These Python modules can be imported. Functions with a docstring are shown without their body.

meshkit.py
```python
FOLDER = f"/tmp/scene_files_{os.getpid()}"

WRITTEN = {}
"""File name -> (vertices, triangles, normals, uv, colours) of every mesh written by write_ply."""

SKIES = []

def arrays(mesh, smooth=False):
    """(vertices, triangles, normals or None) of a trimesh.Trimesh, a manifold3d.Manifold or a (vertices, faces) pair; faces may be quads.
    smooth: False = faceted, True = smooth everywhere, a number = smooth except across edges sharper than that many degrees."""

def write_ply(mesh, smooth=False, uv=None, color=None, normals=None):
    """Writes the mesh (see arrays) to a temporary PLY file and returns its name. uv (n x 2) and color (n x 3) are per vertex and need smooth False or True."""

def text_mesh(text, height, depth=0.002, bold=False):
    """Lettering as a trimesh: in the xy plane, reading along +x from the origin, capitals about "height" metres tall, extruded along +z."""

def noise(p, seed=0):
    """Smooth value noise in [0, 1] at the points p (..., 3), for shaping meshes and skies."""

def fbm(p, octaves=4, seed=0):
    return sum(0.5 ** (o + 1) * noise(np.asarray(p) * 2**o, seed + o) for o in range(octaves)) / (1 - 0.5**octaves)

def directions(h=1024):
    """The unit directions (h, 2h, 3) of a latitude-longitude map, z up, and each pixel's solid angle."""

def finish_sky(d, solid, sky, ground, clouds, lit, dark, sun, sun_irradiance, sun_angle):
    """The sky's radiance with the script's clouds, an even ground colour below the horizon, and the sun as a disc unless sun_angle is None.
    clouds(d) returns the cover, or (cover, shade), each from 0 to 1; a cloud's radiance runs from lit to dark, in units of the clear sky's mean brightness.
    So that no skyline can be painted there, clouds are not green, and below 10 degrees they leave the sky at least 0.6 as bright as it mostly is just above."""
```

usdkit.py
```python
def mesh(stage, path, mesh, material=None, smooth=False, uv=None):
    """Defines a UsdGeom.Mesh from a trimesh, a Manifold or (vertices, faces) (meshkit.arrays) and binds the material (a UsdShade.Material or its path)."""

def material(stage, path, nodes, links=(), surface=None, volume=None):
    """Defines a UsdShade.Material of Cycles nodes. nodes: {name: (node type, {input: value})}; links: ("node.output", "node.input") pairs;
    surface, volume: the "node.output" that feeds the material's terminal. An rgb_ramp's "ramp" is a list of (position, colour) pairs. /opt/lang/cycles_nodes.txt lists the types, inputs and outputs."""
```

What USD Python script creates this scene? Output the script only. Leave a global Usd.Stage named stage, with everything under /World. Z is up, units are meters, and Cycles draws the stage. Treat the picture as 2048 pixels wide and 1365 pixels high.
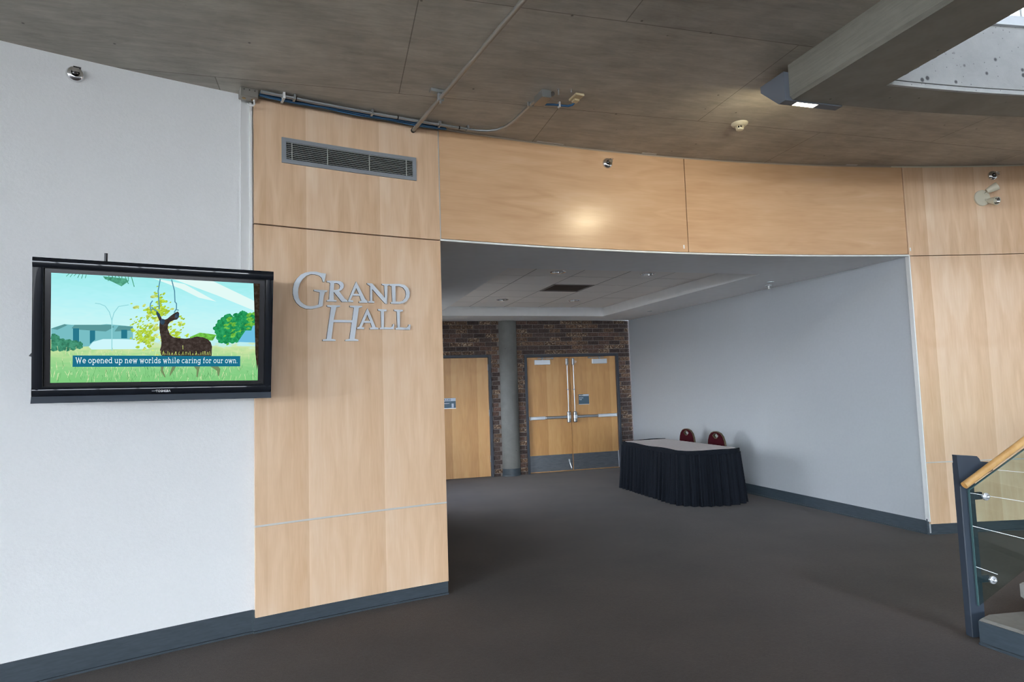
import math, random
import numpy as np, trimesh
import manifold3d as m3
from shapely.geometry import Polygon, LineString, Point, box as sbox
from shapely.ops import unary_union
from shapely import affinity
import usdkit, meshkit
from pxr import Usd, UsdGeom, UsdShade, UsdLux, Sdf, Gf, Vt

stage = Usd.Stage.CreateInMemory()
UsdGeom.SetStageUpAxis(stage, UsdGeom.Tokens.z)
UsdGeom.SetStageMetersPerUnit(stage, 1.0)
UsdGeom.Xform.Define(stage, '/World')
UsdGeom.Scope.Define(stage, '/World/Looks')

# ---------------------------------------------------------------- camera, sky, exposure
EXPOSURE = 2.72
SKY = 3.0
PITCH, ROLL, FPX, EYE = 0.0718055, -0.0325398, 1264.68, 1.6
cam = UsdGeom.Camera.Define(stage, '/World/camera')
fw = np.array([0, math.cos(PITCH), math.sin(PITCH)]); up0 = np.array([0, -math.sin(PITCH), math.cos(PITCH)]); rt0 = np.array([1., 0, 0])
rt = math.cos(ROLL) * rt0 + math.sin(ROLL) * up0
up = -math.sin(ROLL) * rt0 + math.cos(ROLL) * up0
cam.AddTransformOp().Set(Gf.Matrix4d(*rt, 0, *up, 0, *(-fw), 0, 0, 0, EYE, 1))
cam.CreateHorizontalApertureAttr(36.0); cam.CreateVerticalApertureAttr(36.0 * 1365 / 2048)
cam.CreateFocalLengthAttr(36.0 * FPX / 2048)
cam.CreateClippingRangeAttr((0.05, 1000.0))
cam.CreateExposureAttr(EXPOSURE)
dome = UsdLux.DomeLight.Define(stage, '/World/sky')
dome.CreateIntensityAttr(1.0)
sun = UsdLux.DistantLight.Define(stage, '/World/sun')                    # high behind the building: it lights the paving outside, not the room
sun.CreateIntensityAttr(11.0); sun.CreateAngleAttr(0.53); sun.CreateColorAttr(Gf.Vec3f(1.0, .86, .68))
sun.AddRotateXYZOp().Set(Gf.Vec3f(-35, 0, -35))
sky_m = usdkit.material(stage, '/World/Looks/sky', {
    'tc': ('texture_coordinate', {}), 's': ('separate_xyz', {}),
    'r': ('rgb_ramp', {'ramp': [(0.0, (0.75, 0.855, 1.0)), (0.25, (0.58, 0.76, 1.0)), (0.7, (0.40, 0.62, 1.0)), (1.0, (0.36, 0.58, 1.0))]}),
    'n': ('noise_texture', {'scale': 2.2, 'detail': 4.0, 'roughness': 0.55}),
    'cr': ('rgb_ramp', {'ramp': [(0.35, (0, 0, 0)), (0.62, (1, 1, 1))]}),
    'mx': ('mix_color', {'b': (.89, .945, 1.0)}),
    'bg': ('background_shader', {'strength': SKY})},
    [('tc.generated', 's.vector'), ('s.z', 'r.fac'), ('tc.generated', 'n.vector'), ('n.fac', 'cr.fac'), ('cr.color', 'mx.fac'), ('r.color', 'mx.a'), ('mx.result', 'bg.color')], surface='bg.background')
UsdShade.MaterialBindingAPI.Apply(dome.GetPrim()).Bind(sky_m)

# ---------------------------------------------------------------- helpers
PI = math.pi
CX, CY, RW = 5.5196, -7.2942, 13.755            # the rotunda: its centre and the radius of its panelled wall
H, S, L, B = 3.737, 2.798, 0.707, 0.104         # ceiling, soffit, low seam, bottom edge of the wood
NUM = {}

def numbered(parent, name):
    k = NUM.get((parent, name), 0); NUM[(parent, name)] = k + 1
    return f'{parent}/{name}' if k == 0 else f'{parent}/{name}_{k:03d}'

def meta(prim, label=None, cat=None, group=None, kind=None):
    for k, v in (('label', label), ('category', cat), ('group', group), ('kind', kind)):
        if v: prim.SetCustomDataByKey(k, v)
    return prim

def thing(name, label=None, cat=None, base=(0, 0, 0), rot=0.0, group=None, kind=None, matrix=None):
    x = UsdGeom.Xform.Define(stage, numbered('/World', name))
    if matrix is not None: x.AddTransformOp().Set(matrix)
    else:
        x.AddTranslateOp().Set(Gf.Vec3d(*map(float, base)))
        if rot: x.AddRotateZOp().Set(float(rot))
    meta(x.GetPrim(), label, cat, group, kind)
    return dict(path=str(x.GetPath()), base=np.array(base, float) if (matrix is None and not rot) else np.zeros(3), prim=x.GetPrim())

def put(parent, name, mesh, mat, label=None, smooth=False, uv=None, kind=None, local=False):
    """One mesh under a thing or a part. Meshes come in world coordinates unless local."""
    v, f, n = meshkit.arrays(mesh, smooth)
    if not local: v = v - parent['base']
    m = usdkit.mesh(stage, numbered(parent['path'], name), (v, f), MAT[mat], False, uv)
    if n is not None:
        m.CreateNormalsAttr(Vt.Vec3fArray.FromNumpy(n.astype(np.float32))); m.SetNormalsInterpolation('vertex')
    meta(m.GetPrim(), label, None, None, kind)
    return dict(path=str(m.GetPath()), base=parent['base'], prim=m.GetPrim())

WORLD = dict(path='/World', base=np.zeros(3))
def solo(name, mesh, mat, label=None, cat=None, group=None, kind=None, smooth=False, uv=None):
    o = put(WORLD, name, mesh, mat, None, smooth, uv)
    meta(o['prim'], label, cat, group, kind)
    return o

def copy_of(src, name, base, rot, label, group=None):
    x = UsdGeom.Xform.Define(stage, numbered('/World', name))
    x.GetPrim().GetReferences().AddInternalReference(src['prim'].GetPath())
    x.ClearXformOpOrder()
    x.AddTranslateOp(opSuffix='c').Set(Gf.Vec3d(*map(float, base))); x.AddRotateZOp(opSuffix='c').Set(float(rot))
    x.GetPrim().SetInstanceable(True)
    c = src['prim'].GetCustomDataByKey('category')
    meta(x.GetPrim(), label, c, group)
    return x.GetPrim()

def W(a, r, z):
    t = math.radians(a); return np.array([CX + r * math.sin(t), CY + r * math.cos(t), z])
def tri(v, f): return trimesh.Trimesh(np.asarray(v, float), np.asarray(f), process=False)
def cat(*ms):
    ms = [trimesh.Trimesh(*meshkit.arrays(m)[:2], process=False) for m in ms]
    return trimesh.util.concatenate(ms)
def box(c, s, yaw=0.0, ch=0.0):
    """A box with chamfered edges: centre, size, turn about z in degrees."""
    sx, sy, sz = [x / 2 for x in s]
    if ch <= 0: m = trimesh.creation.box(s)
    else:
        ch = min(ch, .45 * min(s)); p = []
        for i in (-1, 1):
            for j in (-1, 1):
                for k in (-1, 1):
                    p += [(i * (sx - ch), j * (sy - ch), k * sz), (i * (sx - ch), j * sy, k * (sz - ch)), (i * sx, j * (sy - ch), k * (sz - ch))]
        m = trimesh.convex.convex_hull(np.array(p))
    t = math.radians(yaw); R = np.eye(4); R[:2, :2] = [[math.cos(t), -math.sin(t)], [math.sin(t), math.cos(t)]]; R[:3, 3] = c
    m.apply_transform(R); return m
def tube(pts, r, n=10):
    p = np.asarray(pts, float); t = np.gradient(p, axis=0); t /= np.linalg.norm(t, axis=1, keepdims=True)
    a = np.cross(t, [0, 0, 1.]);
    bad = np.linalg.norm(a, axis=1) < .05
    a[bad] = np.cross(t[bad], [1., 0, 0]); a /= np.linalg.norm(a, axis=1, keepdims=True); b = np.cross(t, a)
    g = np.arange(n) * 2 * PI / n
    v = (p[:, None] + r * (np.cos(g)[None, :, None] * a[:, None] + np.sin(g)[None, :, None] * b[:, None])).reshape(-1, 3)
    f = []
    for i in range(len(p) - 1):
        for j in range(n):
            q = (i * n + j, i * n + (j + 1) % n, (i + 1) * n + (j + 1) % n, (i + 1) * n + j); f += [q[:3], (q[0], q[2], q[3])]
    v = np.vstack([v, p[:1], p[-1:]]); e = len(v)
    for j in range(n): f += [(e - 2, (j + 1) % n, j), (e - 1, (len(p) - 1) * n + j, (len(p) - 1) * n + (j + 1) % n)]
    m = tri(v, f); m.fix_normals(); return m
def lathe(prof, n=32):
    """Solid of revolution about z from (radius, z) pairs."""
    return trimesh.creation.revolve(np.array(prof, float), sections=n)
def frame_at(a, r, z):
    """Matrix for something that stands off the curved wall: local x along the wall to the right, y into the wall, z up."""
    t = math.radians(a); M = np.eye(4)
    M[:3, 0] = (math.cos(t), -math.sin(t), 0); M[:3, 1] = (math.sin(t), math.cos(t), 0); M[:3, 2] = (0, 0, 1); M[:3, 3] = W(a, r, z)
    return M
def tf(m, M):
    m = m.copy(); m.apply_transform(M); return m
def gf(M): return Gf.Matrix4d(*[float(x) for x in np.asarray(M).T.ravel()])
def prism(poly, h):
    """Extrudes a shapely polygon (or several) along z by h."""
    ps = poly.geoms if hasattr(poly, 'geoms') else [poly]
    return cat(*[trimesh.creation.extrude_polygon(p, h) for p in ps if p.area > 1e-9])
def upright(m, M=None):
    """Turns a mesh drawn in the xy plane so that x stays and y becomes z (thickness towards -y)."""
    m = m.copy(); v = m.vertices.copy(); m.vertices = np.stack([v[:, 0], -v[:, 2], v[:, 1]], 1)
    return tf(m, M) if M is not None else m

def curved(a0, a1, r0, r1, z0, z1, seg=None):
    """A piece of curved wall between two angles; returns (mesh, uv) with u = length along the wall, v = height. r0 faces the room."""
    n = seg or max(2, int(abs(a1 - a0) / .6)); A = np.linspace(a0, a1, n + 1)
    v, f, uv = [], [], []
    def strip(P, Q, U0, U1, flip):
        k = len(v)
        for i in range(len(P)):
            v.extend([P[i], Q[i]]); uv.extend([U0[i], U1[i]])
        for i in range(len(P) - 1):
            q = (k + 2 * i, k + 2 * i + 2, k + 2 * i + 3, k + 2 * i + 1)
            if flip: q = q[::-1]
            f.extend([(q[0], q[1], q[2]), (q[0], q[2], q[3])])
    u = RW * np.radians(A)
    lo = [(x, z0) for x in u]; hi = [(x, z1) for x in u]
    strip([W(a, r0, z0) for a in A], [W(a, r0, z1) for a in A], lo, hi, False)
    strip([W(a, r1, z0) for a in A], [W(a, r1, z1) for a in A], lo, hi, True)
    strip([W(a, r0, z1) for a in A], [W(a, r1, z1) for a in A], hi, hi, False)
    strip([W(a, r0, z0) for a in A], [W(a, r1, z0) for a in A], lo, lo, True)
    for a, fl in ((a0, True), (a1, False)):
        uu = RW * math.radians(a)
        strip([W(a, r0, z0), W(a, r1, z0)], [W(a, r0, z1), W(a, r1, z1)], [(uu, z0), (uu + .02, z0)], [(uu, z1), (uu + .02, z1)], fl)
    return tri(v, f), np.array(uv)
def put_curved(parent, name, mat, *args, label=None, kind=None):
    m, uv = curved(*args); return put(parent, name, m, mat, label, True, uv, kind)

def lin(c):
    c = np.asarray(c, float) / 255; return tuple(np.where(c <= .04045, c / 12.92, ((c + .055) / 1.055) ** 2.4))

# ---------------------------------------------------------------- materials
MAT = {}
def mat(name, nodes, links=(), surface='p.BSDF'):
    MAT[name] = usdkit.material(stage, f'/World/Looks/{name}', nodes, links, surface=surface); return MAT[name]
def plain(name, col, rough=.5, metal=0., **kw):
    return mat(name, {'p': ('principled_bsdf', {'base_color': col, 'roughness': rough, 'metallic': metal, **kw})})
def noisy(name, c1, c2, scale=20, rough=.6, bump=0., metal=0., vec='object', stretch=(1, 1, 1), detail=5, dist=.01, lo=.35, hi=.65, **kw):
    n = {'tc': ('texture_coordinate', {}), 'm': ('mapping', {'scale': stretch}), 'n': ('noise_texture', {'scale': scale, 'detail': detail, 'roughness': .6}),
         'r': ('rgb_ramp', {'ramp': [(lo, c1), (hi, c2)]}), 'p': ('principled_bsdf', {'roughness': rough, 'metallic': metal, **kw})}
    l = [(f'tc.{vec}', 'm.vector'), ('m.vector', 'n.vector'), ('n.fac', 'r.fac'), ('r.color', 'p.base_color')]
    if bump:
        n['b'] = ('bump', {'strength': bump, 'distance': dist}); l += [('n.fac', 'b.height'), ('b.normal', 'p.normal')]
    return mat(name, n, l)
def emitting(name, srgb, gain=1.0):
    k = gain / 2 ** EXPOSURE
    return mat(name, {'e': ('emission', {'color': lin(srgb), 'strength': k})}, surface='e.emission')

def maple(name, along, leaf, dark, mid, light, rough, tone=.5):
    """Book-matched maple veneer: leaves of one width laid side by side, every second one mirrored. along: 'v' for upright grain, 'u' for level grain."""
    lo, cr = ('s.y', 's.x') if along == 'v' else ('s.x', 's.y')
    n = {'uv': ('texture_coordinate', {}), 's': ('separate_xyz', {}),
         'off': ('math', {'math_type': 'add', 'value2': 40 * leaf + .11}),
         'pp': ('math', {'math_type': 'pingpong', 'value2': leaf}),
         'cell': ('math', {'math_type': 'divide', 'value2': leaf}), 'fl': ('math', {'math_type': 'floor'}),
         'wn': ('white_noise_texture', {'dimensions': '1D'}), 'hf': ('math', {'math_type': 'multiply', 'value2': .5}), 'fr': ('math', {'math_type': 'fraction'}),
         'c1': ('combine_xyz', {}), 'm1': ('mapping', {'scale': (42, 2.6, 1)}), 'm2': ('mapping', {'scale': (7, 1.3, 1)}), 'm3': ('mapping', {'scale': (160, 9, 1)}),
         'n1': ('noise_texture', {'scale': 1.0, 'detail': 4.0, 'roughness': .55, 'distortion': .6}),
         'n2': ('noise_texture', {'scale': 1.0, 'detail': 2.0, 'distortion': 1.2}),
         'n3': ('noise_texture', {'scale': 1.0, 'detail': 2.0}),
         'a1': ('math', {'math_type': 'multiply_add', 'value2': .26}), 'a2': ('math', {'math_type': 'multiply_add', 'value2': .66}),
         'a3': ('math', {'math_type': 'multiply_add', 'value2': .12}), 'a4': ('math', {'math_type': 'multiply_add', 'value2': -tone, 'value3': -.17 + tone * .5}),
         'a5': ('math', {'math_type': 'multiply_add', 'value2': .14}),
         'r': ('rgb_ramp', {'ramp': [(.10, dark), (.45, mid), (.85, light)]}),
         'p': ('principled_bsdf', {'roughness': rough, 'specular_ior_level': .5})}
    l = [('uv.UV', 's.vector'), (cr, 'off.value1'), ('off.value', 'pp.value1'), ('off.value', 'cell.value1'), ('cell.value', 'fl.value1'), ('cell.value', 'hf.value1'), ('hf.value', 'fr.value1'), ('fl.value', 'wn.w'),
         ('pp.value', 'c1.x'), (lo, 'c1.y'), ('c1.vector', 'm1.vector'), ('c1.vector', 'm2.vector'), ('c1.vector', 'm3.vector'),
         ('m1.vector', 'n1.vector'), ('m2.vector', 'n2.vector'), ('m3.vector', 'n3.vector'),
         ('fr.value', 'a4.value1'), ('n1.fac', 'a1.value1'), ('a4.value', 'a1.value3'), ('n2.fac', 'a2.value1'), ('a1.value', 'a2.value3'), ('n3.fac', 'a3.value1'), ('a2.value', 'a3.value3'),
         ('wn.value', 'a5.value1'), ('a3.value', 'a5.value3'), ('a5.value', 'r.fac'), ('r.color', 'p.base_color')]
    return mat(name, n, l)
maple('maple_upright', 'v', .278, (.59, .365, .205), (.74, .51, .33), (.855, .665, .485), .30, .34)
maple('maple_level', 'u', .47, (.56, .33, .175), (.67, .425, .24), (.76, .53, .34), .25, .0)
maple('maple_door', 'v', .235, (.43, .205, .066), (.58, .315, .118), (.68, .42, .185), .38, .22)
noisy('wall_white', (.735, .73, .715), (.755, .75, .735), 55, .75, .20, detail=5, dist=.006)
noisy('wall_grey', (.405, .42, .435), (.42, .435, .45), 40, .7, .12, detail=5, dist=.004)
noisy('soffit_white', (.80, .80, .80), (.83, .83, .83), 9, .8)
noisy('tile_white', (.80, .765, .73), (.87, .835, .80), 160, .9, .3, dist=.003)
plain('tile_grid', (.30, .28, .26), .6)
noisy('rubber', (.030, .042, .052), (.042, .056, .068), 12, .42, stretch=(1, 1, 6))
mat('carpet', {'tc': ('texture_coordinate', {}), 'n': ('noise_texture', {'scale': 190.0, 'detail': 3.0, 'roughness': .7}), 'n2': ('noise_texture', {'scale': 1.1, 'detail': 5.0}), 'm': ('mapping', {'scale': (60, 380, 1), 'rotation': (0, 0, .3)}),
    'n3': ('noise_texture', {'scale': 1.0, 'detail': 2.0}),
    'r': ('rgb_ramp', {'ramp': [(.3, (.044, .036, .033)), (.5, (.084, .068, .062)), (.72, (.140, .115, .105))]}), 'r2': ('rgb_ramp', {'ramp': [(.3, (.80, .80, .80)), (.7, (1.12, 1.1, 1.08))]}),
    'a': ('mix_color', {'fac': .45}), 'x': ('mix_color', {'blend_type': 'multiply', 'fac': 1.0, 'use_clamp_result': False}),
    'b': ('bump', {'strength': .5, 'distance': .006}), 'p': ('principled_bsdf', {'roughness': .95, 'specular_ior_level': .15, 'sheen_weight': .12, 'sheen_roughness': .5})},
    [('tc.object', 'n.vector'), ('tc.object', 'n2.vector'), ('tc.object', 'm.vector'), ('m.vector', 'n3.vector'), ('n.color', 'a.a'), ('n3.color', 'a.b'), ('a.result', 'r.fac'), ('n2.fac', 'r2.fac'), ('r.color', 'x.a'), ('r2.color', 'x.b'), ('x.result', 'p.base_color'),
     ('n.fac', 'b.height'), ('b.normal', 'p.normal')])
def concrete(name, c0, c1, c2, joints=False, streak=(2.2, 26, 26), rotz=0., pits=.0, rough=.62):
    n = {'tc': ('texture_coordinate', {}), 'm': ('mapping', {'rotation': (0, 0, rotz)}), 'ms': ('mapping', {'scale': streak}),
         'n1': ('noise_texture', {'scale': 1.9, 'detail': 8.0, 'roughness': .62}), 'n2': ('noise_texture', {'scale': 1.0, 'detail': 9.0, 'roughness': .74, 'distortion': .4}),
         'mx': ('mix_color', {'fac': .5}), 'r': ('rgb_ramp', {'ramp': [(.36, c0), (.5, c1), (.64, c2)]}),
         'vo': ('voronoi_texture', {'scale': 5.5, 'randomness': 1.0}), 'pr': ('rgb_ramp', {'ramp': [(.028, (.35, .35, .35)), (.06, (1, 1, 1))]}),
         'x': ('mix_color', {'blend_type': 'multiply', 'fac': 1.0}), 'b': ('bump', {'strength': .25, 'distance': .006}), 'p': ('principled_bsdf', {'roughness': rough, 'specular_ior_level': .4})}
    l = [('tc.object', 'm.vector'), ('m.vector', 'ms.vector'), ('m.vector', 'n1.vector'), ('ms.vector', 'n2.vector'), ('n1.color', 'mx.a'), ('n2.color', 'mx.b'), ('mx.result', 'r.fac'),
         ('m.vector', 'vo.vector'), ('vo.distance', 'pr.fac'), ('r.color', 'x.a'), ('pr.color', 'x.b'), ('n2.fac', 'b.height'), ('b.normal', 'p.normal')]
    if pits:
        n['vo'][1]['scale'] = pits; n['pr'] = ('rgb_ramp', {'ramp': [(.10, (.22, .22, .23)), (.17, (1, 1, 1))]})
        n['v2'] = ('voronoi_texture', {'scale': pits * 2.7}); n['p2'] = ('rgb_ramp', {'ramp': [(.07, (.45, .45, .46)), (.13, (1, 1, 1))]})
        n['x2'] = ('mix_color', {'blend_type': 'multiply', 'fac': 1.0})
        l += [('m.vector', 'v2.vector'), ('v2.distance', 'p2.fac'), ('x.result', 'x2.a'), ('p2.color', 'x2.b'), ('x2.result', 'p.base_color')]
    elif joints:
        n['bt'] = ('brick_texture', {'color1': (1, 1, 1), 'color2': (.90, .90, .91), 'mortar': (.50, .49, .48), 'scale': 1.0, 'mortar_size': .004, 'mortar_smooth': .3, 'brick_width': 2.44, 'row_height': 1.19, 'offset': .5})
        n['mj'] = ('mapping', {'location': (1.98, .293, 0)}); n['x2'] = ('mix_color', {'blend_type': 'multiply', 'fac': 1.0})
        l += [('m.vector', 'mj.vector'), ('mj.vector', 'bt.vector'), ('x.result', 'x2.a'), ('bt.color', 'x2.b'), ('x2.result', 'p.base_color')]
    else: l += [('x.result', 'p.base_color')]
    return mat(name, n, l)
ROTZ = -math.radians(15.6)
concrete('concrete_slab', (.29, .268, .226), (.45, .417, .355), (.63, .59, .51), True, (3.0, 15, 15), ROTZ)
concrete('concrete_beam', (.165, .157, .130), (.225, .214, .180), (.29, .277, .235), False, (3, 3, 40), ROTZ)
concrete('concrete_pale', (.35, .345, .33), (.41, .405, .39), (.47, .465, .445), False, (6, 6, 9), 0, 9.0, .8)
concrete('concrete_column', (.125, .125, .115), (.16, .16, .148), (.20, .20, .185), False, (5, 5, 5), 0)
concrete('concrete_step', (.14, .135, .122), (.19, .183, .165), (.24, .232, .212), False, (9, 9, 9), 0)
plain('upper_white', (.72, .74, .76), .8)
plain('bead_white', (.78, .78, .76), .45)
plain('trim_tan', (.40, .33, .25), .6)
plain('raceway_cover', (.66, .65, .63), .5)
plain('seam_steel', (.62, .60, .57), .35, .4)
plain('gap_dark', (.16, .10, .06), .8)
plain('black_gloss', (.004, .005, .007), .03, specular_ior_level=.4)
plain('black_satin', (.012, .013, .016), .35)
plain('black_hole', (.004, .004, .004), .9)
plain('screen_glass', (.018, .017, .018), .12)
plain('tv_lip', (.055, .065, .08), .22)
plain('steel_paint', (.022, .030, .042), .42)
plain('fixture_grey', (.13, .145, .17), .55)
plain('frame_blue', (.030, .036, .048), .45)
plain('bracket_blue', (.10, .16, .24), .5)
plain('galvanised', (.42, .44, .44), .38, .85)
plain('galvanised_dull', (.32, .30, .265), .42, .7)
plain('chrome', (.80, .80, .80), .12, 1.0)
plain('chrome_dark', (.30, .30, .30), .18, 1.0)
noisy('brushed', (.30, .31, .32), (.42, .43, .44), 8, .34, metal=.9, stretch=(1, 1, 14))
noisy('kick_steel', (.15, .165, .185), (.21, .225, .245), 8, .36, metal=.85, stretch=(1, 1, 14))
plain('alu', (.62, .66, .70), .34, .75)
plain('alu_pale', (.72, .76, .80), .30, .55)
plain('letter_face', (.66, .70, .75), .38, .35)
plain('letter_side', (.05, .045, .04), .5)
plain('grille_grey', (.29, .31, .33), .45, .3)
plain('grille_bar', (.50, .50, .47), .4, .4)
plain('cable_blue', (.035, .13, .27), .45)
plain('plastic_ivory', (.66, .55, .34), .5)
plain('plastic_cream', (.62, .58, .45), .5)
plain('plastic_white', (.78, .78, .76), .4)
plain('tie_black', (.01, .01, .01), .5)
plain('vent_brown', (.16, .125, .105), .7)
plain('brass', (.55, .36, .16), .3, .9)
plain('ink', (.03, .05, .09), .6)
plain('sign_pale', (.52, .57, .66), .4)
plain('sign_teal', (.055, .105, .145), .4)
noisy('cloth_navy', (.0030, .0045, .0080), (.0055, .0080, .013), 60, .85, .05, specular_ior_level=.2)
noisy('cloth_white', (.60, .535, .52), (.66, .60, .585), 30, .85, .06)
noisy('chair_red', (.030, .0015, .0045), (.050, .003, .008), 200, .85, .2, dist=.002, specular_ior_level=.12)
plain('chair_frame', (.12, .095, .055), .38, .6)
noisy('wood_rail', (.44, .235, .075), (.60, .36, .14), 9, .33, stretch=(1, 1, 1))
plain('rail_end', (.55, .28, .08), .5)
plain('steel_bright', (.70, .72, .74), .22, .9)
mat('glass', {'f': ('fresnel', {'IOR': 1.5}), 't': ('transparent_bsdf', {'color': (.80, .875, .845)}), 'g': ('glossy_bsdf', {'roughness': .0, 'color': (.9, .95, .95)}), 'gm': ('geometry', {}), 'iv': ('math', {'math_type': 'subtract', 'value1': 1.0}), 'mu': ('math', {'math_type': 'multiply'}), 'x': ('mix_closure', {})},
    [('gm.backfacing', 'iv.value2'), ('iv.value', 'mu.value1'), ('f.fac', 'mu.value2'), ('mu.value', 'x.fac'), ('t.BSDF', 'x.closure1'), ('g.BSDF', 'x.closure2')], surface='x.closure')
plain('reflection_pale', (.80, .82, .82), .4)  # pale tone of the reflections drawn on the stair glass
noisy('paving', (.15, .13, .105), (.20, .175, .14), 3, .9)
plain('glass_edge', (.05, .10, .10), .2)
def brick(name, c0, c1, c2, lo=.35, hi=.62):
    return mat(name, {'tc': ('texture_coordinate', {}), 'n': ('noise_texture', {'scale': 38.0, 'detail': 5.0, 'roughness': .7}), 'oi': ('object_info', {}), 'r': ('rgb_ramp', {'ramp': [(lo, c0), ((lo + hi) / 2, c1), (hi, c2)]}),
        'mr': ('map_range', {'from_min': 0., 'from_max': 1., 'to_min': .75, 'to_max': 1.25}), 'x': ('vector_math', {'math_type': 'scale'}), 'b': ('bump', {'strength': .4, 'distance': .004}), 'p': ('principled_bsdf', {'roughness': .85})},
        [('tc.object', 'n.vector'), ('n.fac', 'r.fac'), ('oi.random', 'mr.value'), ('r.color', 'x.vector1'), ('mr.result', 'x.scale'), ('x.vector', 'p.base_color'), ('n.fac', 'b.height'), ('b.normal', 'p.normal')])
brick('brick_dark', (.034, .022, .019), (.056, .035, .030), (.088, .060, .050))
brick('brick_red', (.054, .029, .022), (.098, .054, .041), (.15, .092, .070))
brick('brick_brown', (.050, .027, .017), (.12, .068, .042), (.24, .155, .10))
brick('brick_flashed', (.055, .029, .018), (.18, .11, .068), (.56, .45, .33), .42, .66)
noisy('mortar', (.17, .145, .135), (.23, .20, .185), 60, .95, .3)
# the picture on the television gives off its own light
def e_lin(c): return lin(c)
mat('picture', {'tc': ('texture_coordinate', {}), 's': ('separate_xyz', {}), 'm': ('mapping', {'scale': (14, 26, 1), 'rotation': (0, 0, .35)}), 'n': ('noise_texture', {'scale': 1.0, 'detail': 4.0, 'distortion': .8}),
    'ad': ('math', {'math_type': 'multiply_add', 'value2': .22}), 'of': ('math', {'math_type': 'subtract', 'value2': .11}),
    'r': ('rgb_ramp', {'ramp': [(0, lin((128, 203, 128))), (.12, lin((140, 208, 138))), (.24, lin((168, 218, 150))), (.335, lin((205, 228, 166))), (.36, lin((205, 232, 185))), (.385, lin((190, 238, 240))), (.55, lin((200, 246, 246))), (.8, lin((178, 242, 246))), (1, lin((160, 236, 236)))]}),
    'e': ('emission', {'strength': 1.0 / 2 ** EXPOSURE})},
    [('tc.UV', 's.vector'), ('tc.UV', 'm.vector'), ('m.vector', 'n.vector'), ('n.fac', 'ad.value1'), ('s.y', 'ad.value3'), ('ad.value', 'of.value1'), ('of.value', 'r.fac'), ('r.color', 'e.color')], surface='e.emission')
for k, c in dict(deer=(62, 52, 48), deer_leg=(118, 142, 98), antler=(92, 150, 170), ear=(50, 72, 92), sky_pale=(226, 250, 246), house=(120, 190, 196), roof=(90, 150, 152), porch=(40, 120, 140), car=(205, 246, 250), bush=(62, 140, 110), leaf=(176, 208, 62),
                 leaf_pale=(206, 224, 120), tree=(34, 150, 88), tree_light=(110, 190, 70), barn=(110, 190, 225), trunk=(52, 42, 32), pole=(150, 215, 220), grass_light=(214, 232, 176), grass_dark=(104, 178, 108), caption=(28, 112, 140), caption_text=(238, 246, 250), needle=(80, 160, 130)).items():
    mat('pic_' + k, {'tc': ('texture_coordinate', {}), 'n': ('noise_texture', {'scale': 55.0, 'detail': 4.0, 'roughness': .7}), 'r': ('rgb_ramp', {'ramp': [(.35, tuple(.62 * x for x in lin(c))), (.5, lin(c)), (.68, tuple(min(1.3 * x + .02, 1.0) for x in lin(c)))]}), 'e': ('emission', {'strength': 1.0 / 2 ** EXPOSURE})},
        [('tc.object', 'n.vector'), ('n.fac', 'r.fac'), ('r.color', 'e.color')], surface='e.emission') if k not in ('house', 'roof', 'porch', 'car', 'barn', 'deer_leg', 'antler', 'caption', 'caption_text', 'pole', 'sky_pale') else emitting('pic_' + k, c)
emitting('lamp_glow', (255, 238, 200), 115.0)

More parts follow.
